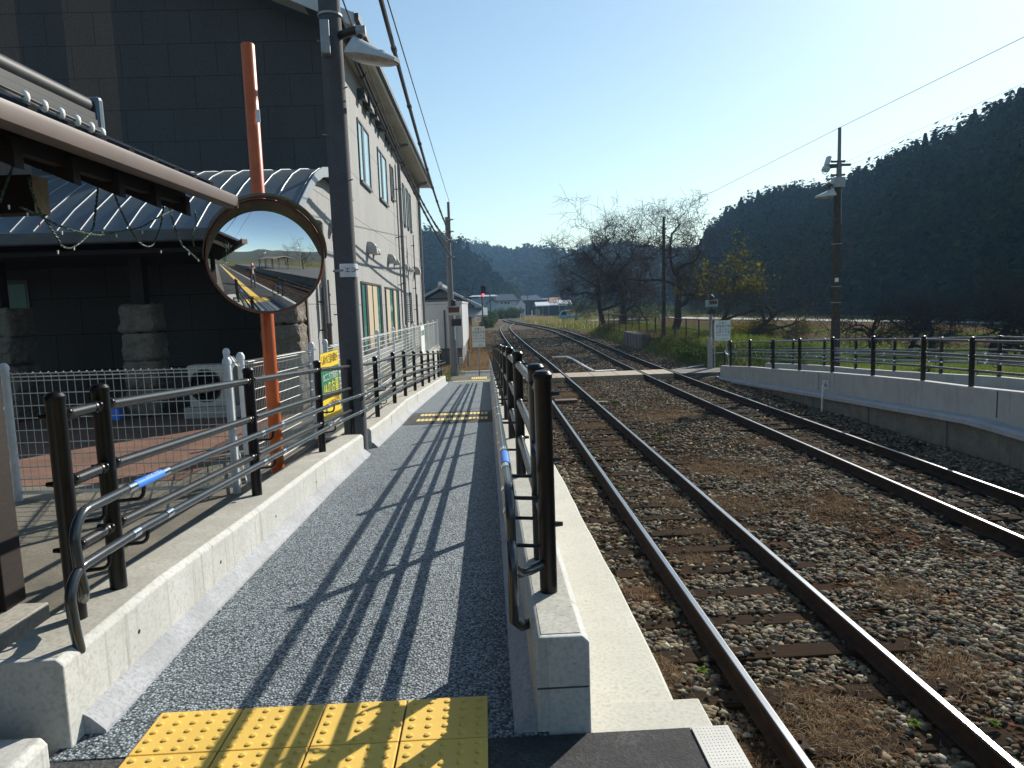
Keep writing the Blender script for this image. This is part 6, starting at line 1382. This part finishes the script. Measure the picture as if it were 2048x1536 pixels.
house('house', 'dark two storey house with a broad black roof', 1042, 1080, 632, 601, 590, 205, 9, 'house_wall_dark', 'roof_dark', False, .8, [(1059, 1060.2, 601, 605)])
house('house', 'house with an orange brown tiled gable roof among the far houses', 1098, 1124, 632, 606, 594.5, 215, 8, 'house_wall_blue', 'roof_orange', False, .5)
house('house', 'low dark house with a pale grey roof before the orange roofed one', 1074, 1130, 632, 611, 606, 195, 8, 'house_wall_dark', 'roof_pale', False, .5)
house('house', 'dim house behind the curve with a plain dark roof', 1084, 1102, 632, 600, 595.5, 235, 8, 'house_wall_dark', 'roof_dark', False, .4)
house('house', 'grey gabled shed left of the blue grey house', 975, 994, 632, 606, 600, 168, 8, 'house_wall_blue', 'roof_dark', True, .3)
p = Py(1070, 614, 188); q = Py(1099, 612.5, 188)
for i, (x0, x1, py, dz, lb) in enumerate(((1071, 1099, 613, .22, 'long white awning edge in front of the dark far house'), (1116, 1143.5, 611.5, .5, 'bright white canopy at the right end of the far houses'))):
    p = Py(x0, py, 185); q = Py(x1, py-1, 185); t = thing('canopy', (p.x, 185, -.5), lb, 'canopy'); MB().loft([[(p.x, 184, p.z), (q.x, 184, q.z), (q.x, 184, q.z+dz), (p.x, 184, p.z+dz)], [(p.x, 188, p.z+.9), (q.x, 188, q.z+.9), (q.x, 188, q.z+.9+dz), (p.x, 188, p.z+.9+dz)]]).build('canopy_roof', 'roof_bright', t)
    b = MB()
    for x in (p.x+.3, (p.x+q.x)/2, q.x-.3): b.cyl((x, 184.2, -.5), (x, 184.2, p.z+.1), .06, n=6)
    b.build('canopy_posts', 'grey_metal', t)
p = Py(1075, 623, 172); MB().box(p.x-.55, p.x+.55, 172, 172.1, -.4, Py(1075, 618.5, 172).z).build('board', 'house_wall_tan', None, label='plain tan board standing by the far curve', cat='board')
p = Py(1064, 626, 165); MB().obox((p.x, 165, p.z), (.25, .25, 1.1), 0, .1).build('marker_post', 'white_paint', None, label='short white marker post at the far curve', cat='post')
p = Py(1041, 630, 140); t = thing('point_indicator', (p.x, 140, -.2), 'white post with a small black lamp head inside the far curve', 'signal'); MB().cyl((p.x, 140, -.3), (p.x, 140, 1.1), .06, n=6).build('post', 'white_paint', t); MB().box(p.x-.22, p.x+.22, 139.9, 140.1, 1.0, 1.35).build('lamp_head', 'dark', t)
# small pickup truck
D = 118; p = Py(1119, 633, D); q = Py(1160, 633, D); Lx = q.x-p.x; gz = -.35; tk = thing('pickup_truck', ((p.x+q.x)/2, D, gz), 'small blue grey pickup truck parked beyond the pampas grass', 'truck')
x0 = p.x; MB().prism([(x0, gz+.45), (x0+.05, gz+1.0), (x0+.45, gz+1.72), (x0+1.25, gz+1.78), (x0+1.32, gz+.98), (x0+1.32, gz+.45)], D, D+1.4, 'y').build('cab', 'truck_blue', tk, bevel=.06)
MB().prism([(x0+.22, gz+1.08), (x0+.52, gz+1.62), (x0+1.15, gz+1.66), (x0+1.18, gz+1.08)], D-.012, D-.002, 'y').build('side_window', 'glass_dark', tk)
MB().box(x0+1.36, x0+Lx, D, D+1.4, gz+.55, gz+1.0).build('cargo_bed', 'truck_blue', tk, bevel=.03)
for x in (x0+.55, x0+Lx-.7): wl0 = MB().lathe([(.12, 0), (.25, 0), (.27, .05), (.25, .16), (.001, .16)], (x, D-.02, gz+.27), 16, Matrix.Rotation(-PI/2, 3, 'X')).build('wheel', 'tyre', tk, smooth=True)
MB().box(x0-2, x0+14, D-4, D+6, -.6, -.36).build('parking', 'asphalt_old', None, (0, 0, 0), kind='structure')
for i, (px, py, w, h, D, lb) in enumerate(((966, 628, 3, 2.3, 92, 'dark green bush at the foot of the red signal'), (979, 626, 4, 2.5, 120, 'olive bush behind the red signal'), (1003, 630, 4.5, 2.7, 150, 'clipped green hedge tree, left of the small white house'), (1014, 630, 3.5, 2.8, 152, 'yellow tinged hedge tree, second from the white house'), (1023, 630, 3.5, 2.9, 154, 'green hedge tree, third in the hedge'), (1031, 629, 3, 2.9, 156, 'round green tree touching the small white house'), (1155, 618, 12, 6.5, 220, 'round dark green tree right of the orange roof'), (1020, 585, 8, 7, 260, 'dark round tree behind the far roofs'), (1170, 625, 14, 4.0, 200, 'dark scrub behind the parked truck'), (1250, 640, 16, 3.2, 130, 'dark scrub behind the bank fence, left part'), (1330, 640, 16, 3.0, 120, 'dark scrub behind the bank fence, right part'))):
    q = Py(px, py, D); bush('bush', lb, (q.x, D, -.5 if D < 230 else q.z-4), w/2, 2.5, h, 1500, .22, 'hedge_leaf', 70+i, 'bush')
for i, (px, pyt, D, lb) in enumerate(((979, 569, 150, 'thin dark utility pole just right of the red signal'), (1097, 578, 210, 'faint utility pole over the orange roof'), (929, 585, 120, 'faint dark pole left of the red signal'), (1055, 588, 200, 'faint short pole before the dark two storey house'), (1133, 585, 230, 'faint pole right of the orange roof'))):
    q = Py(px, pyt, D); t = thing('distant_pole', (q.x, D, -.5), lb, 'utility pole'); MB().cyl((q.x, D, -.6), (q.x, D, q.z), .16, .10, 8).build('pole_shaft', 'dark_grey', t); MB().box(q.x-.6, q.x+.6, D-.05, D+.05, q.z-.5, q.z-.4).build('crossarm', 'dark_grey', t)

# ------------------------------------------------------------------ behind the camera, for the mirror: far platform shelter, trees, poles, the photographer
st2 = thing('shelter', (12, -22, .9), 'open wooden shelter on the far platform behind the camera, seen in the mirror', 'shelter')
MB().loft([[(x, -27, z), (x, -16, z), (x, -16, z+.15), (x, -27, z+.15)] for x, z in ((9.5, 3.3), (12.5, 3.9), (15, 3.5))]).build('roof', 'roof_brown', st2)
b = MB()
for x in (10, 14.2):
    for y in (-26, -21.5, -17): b.box(x-.08, x+.08, y-.08, y+.08, .85, 3.6)
b.build('posts', 'wood_dark', st2)
tr0 = tree('bare_tree', 'bare tree behind the far platform, seen in the mirror', (17, -14, 0), 7, .2, 91, levels=5, kids=(3, 4), gnarl=.35, min_r=.012)
dup(tr0, (4, -14, 0), 'second bare tree behind the far platform, seen in the mirror', 1.3); dup(tr0, (1, -32, 0), 'third bare tree behind the far platform, seen in the mirror', 2.2)
t = thing('lamp_post', (11.5, -9, .9), 'pale lamp post on the far platform behind the camera, seen in the mirror', 'lamp post'); MB().cyl((11.5, -9, .8), (11.5, -9, 6.2), .09, .06, 10).build('post', 'concrete_pole', t); lamp_shade(t, Vector((11.4, -9, 5.3)), .8, (-1, 0, 0), .3)
q = dup(t, (.5, -16, 0), 'second pale lamp post on the far platform, seen in the mirror')
# the photographer: one continuous body grown from a jointed skeleton
ph = thing('person', (.02, -.42, 1.2), 'person in a dark jacket holding a camera to the face, seen in the mirror', 'person')
O = Vector((.02, -.42, 1.2)); sk = {'pel': (0, 0, .92, .15, .11), 'spi': (0, -.01, 1.12, .15, .105), 'che': (0, .0, 1.30, .165, .115), 'nk': (0, .02, 1.43, .055, .055), 'hd0': (0, .05, 1.50, .07, .08), 'hd1': (0, .05, 1.60, .078, .095), 'hd2': (0, .04, 1.67, .055, .07)}
for s, a in ((-1, 'l'), (1, 'r')):
    sk.update({'sh'+a: (s*.185, .0, 1.38, .07, .065), 'el'+a: (s*.27, .14, 1.16, .048, .048), 'wr'+a: (s*.10, .28, 1.36, .034, .034), 'hp'+a: (s*.10, 0, .86, .095, .10), 'kn'+a: (s*.115, .03, .48, .062, .066), 'an'+a: (s*.125, -.01, .09, .045, .05), 'to'+a: (s*.14, .17, .035, .045, .032)})
ed = [('pel', 'spi'), ('spi', 'che'), ('che', 'nk'), ('nk', 'hd0'), ('hd0', 'hd1'), ('hd1', 'hd2')]
for a in 'lr': ed += [('che', 'sh'+a), ('sh'+a, 'el'+a), ('el'+a, 'wr'+a), ('pel', 'hp'+a), ('hp'+a, 'kn'+a), ('kn'+a, 'an'+a), ('an'+a, 'to'+a)]
ks = list(sk); me = bpy.data.meshes.new('body'); me.from_pydata([sk[k][:3] for k in ks], [(ks.index(a), ks.index(b_)) for a, b_ in ed], [])
bo = link('body', me, ph, O); md = bo.modifiers.new('skin', 'SKIN'); md.use_smooth_shade = True
for i, k in enumerate(ks): me.skin_vertices[0].data[i].radius = sk[k][3:5]
me.skin_vertices[0].data[0].use_root = True
ss = bo.modifiers.new('smooth', 'SUBSURF'); ss.levels = ss.render_levels = 2; me.materials.append(MATS['cloth_dark'])
def pb(nm, mt, f): b = MB(); f(b); return b.build(nm, mt, ph, smooth=True)
hc = O+Vector((0, .055, 1.60))
pb('face', 'skin', lambda b: (b.ball(hc+Vector((0, .012, 0)), .095, 10, (.84, .98, 1.22)), b.ball(hc+Vector((0, .108, -.01)), .018, 6, (.8, 1, 1.4)), [b.ball(hc+Vector((s*.085, 0, 0)), .026, 6, (.4, .8, 1.2)) for s in (-1, 1)]))
pb('hair', 'hair', lambda b: b.ball(hc+Vector((0, -.012, .035)), .099, 10, (.88, .95, 1.05)))
pb('mouth', 'ink_red', lambda b: b.ball(hc+Vector((0, .103, -.055)), .02, 6, (1, .25, .25)))
for s in (-1, 1):
    pb('eye', 'white_paint', lambda b: b.ball(hc+Vector((s*.033, .092, .012)), .012, 6))
    def hand(b):
        w = O+Vector((s*.085, .30, 1.385)); b.ball(w, .04, 8, (.55, .8, 1.0))
        for k in range(4): y0 = w+Vector((-s*.004, .012, .034-.021*k)); b.tube([y0, y0+Vector((-s*.012, .035, .004)), y0+Vector((-s*.042, .043+.003*k, .002)), y0+Vector((-s*.058, .026, 0))], [.0095, .009, .0085, .007], 7)
        b.tube([w+Vector((-s*.01, -.01, .02)), w+Vector((-s*.03, -.016, .018)), w+Vector((-s*.055, -.012, .012))], [.011, .0105, .008], 7)
    pb('hand', 'skin', hand)
pb('shirt', 'cloth_tan', lambda b: b.loft([[(O.x+w*math.cos(a), O.y+d+.125*math.sin(a)*.4, O.z+z) for a in [PI*i/10 for i in range(11)]] for z, w, d in ((.98, .05, .105), (1.15, .06, .10), (1.30, .06, .112), (1.42, .035, .07))]))
MB().box(-.045, .045, -.075, -.035, EYE-.03, EYE+.03).build('camera_body', 'dark', None, bevel=.006, label='small dark compact camera in the hands of the photographer, seen in the mirror', cat='camera')

# ------------------------------------------------------------------ haze over the valley
hz = NT('haze_air'); hz.n.remove(hz.b); pv = hz.N('ShaderNodeVolumePrincipled'); pv.inputs['Color'].default_value = (.36, .64, 1.0, 1); pv.inputs['Density'].default_value = HAZE; pv.inputs['Anisotropy'].default_value = .0
hz.l.new(pv.outputs[0], hz.o.inputs['Volume'])
if HAZE > 0: MB().box(-1400, 1500, -700, 1500, -1.9, 84).build('haze', 'haze_air', None, (0, 0, 0), kind='stuff')
for o in bpy.data.objects:
    if o.type == 'MESH' and o.name.startswith('haze'): o.data.materials[0] = MATS['haze_air']
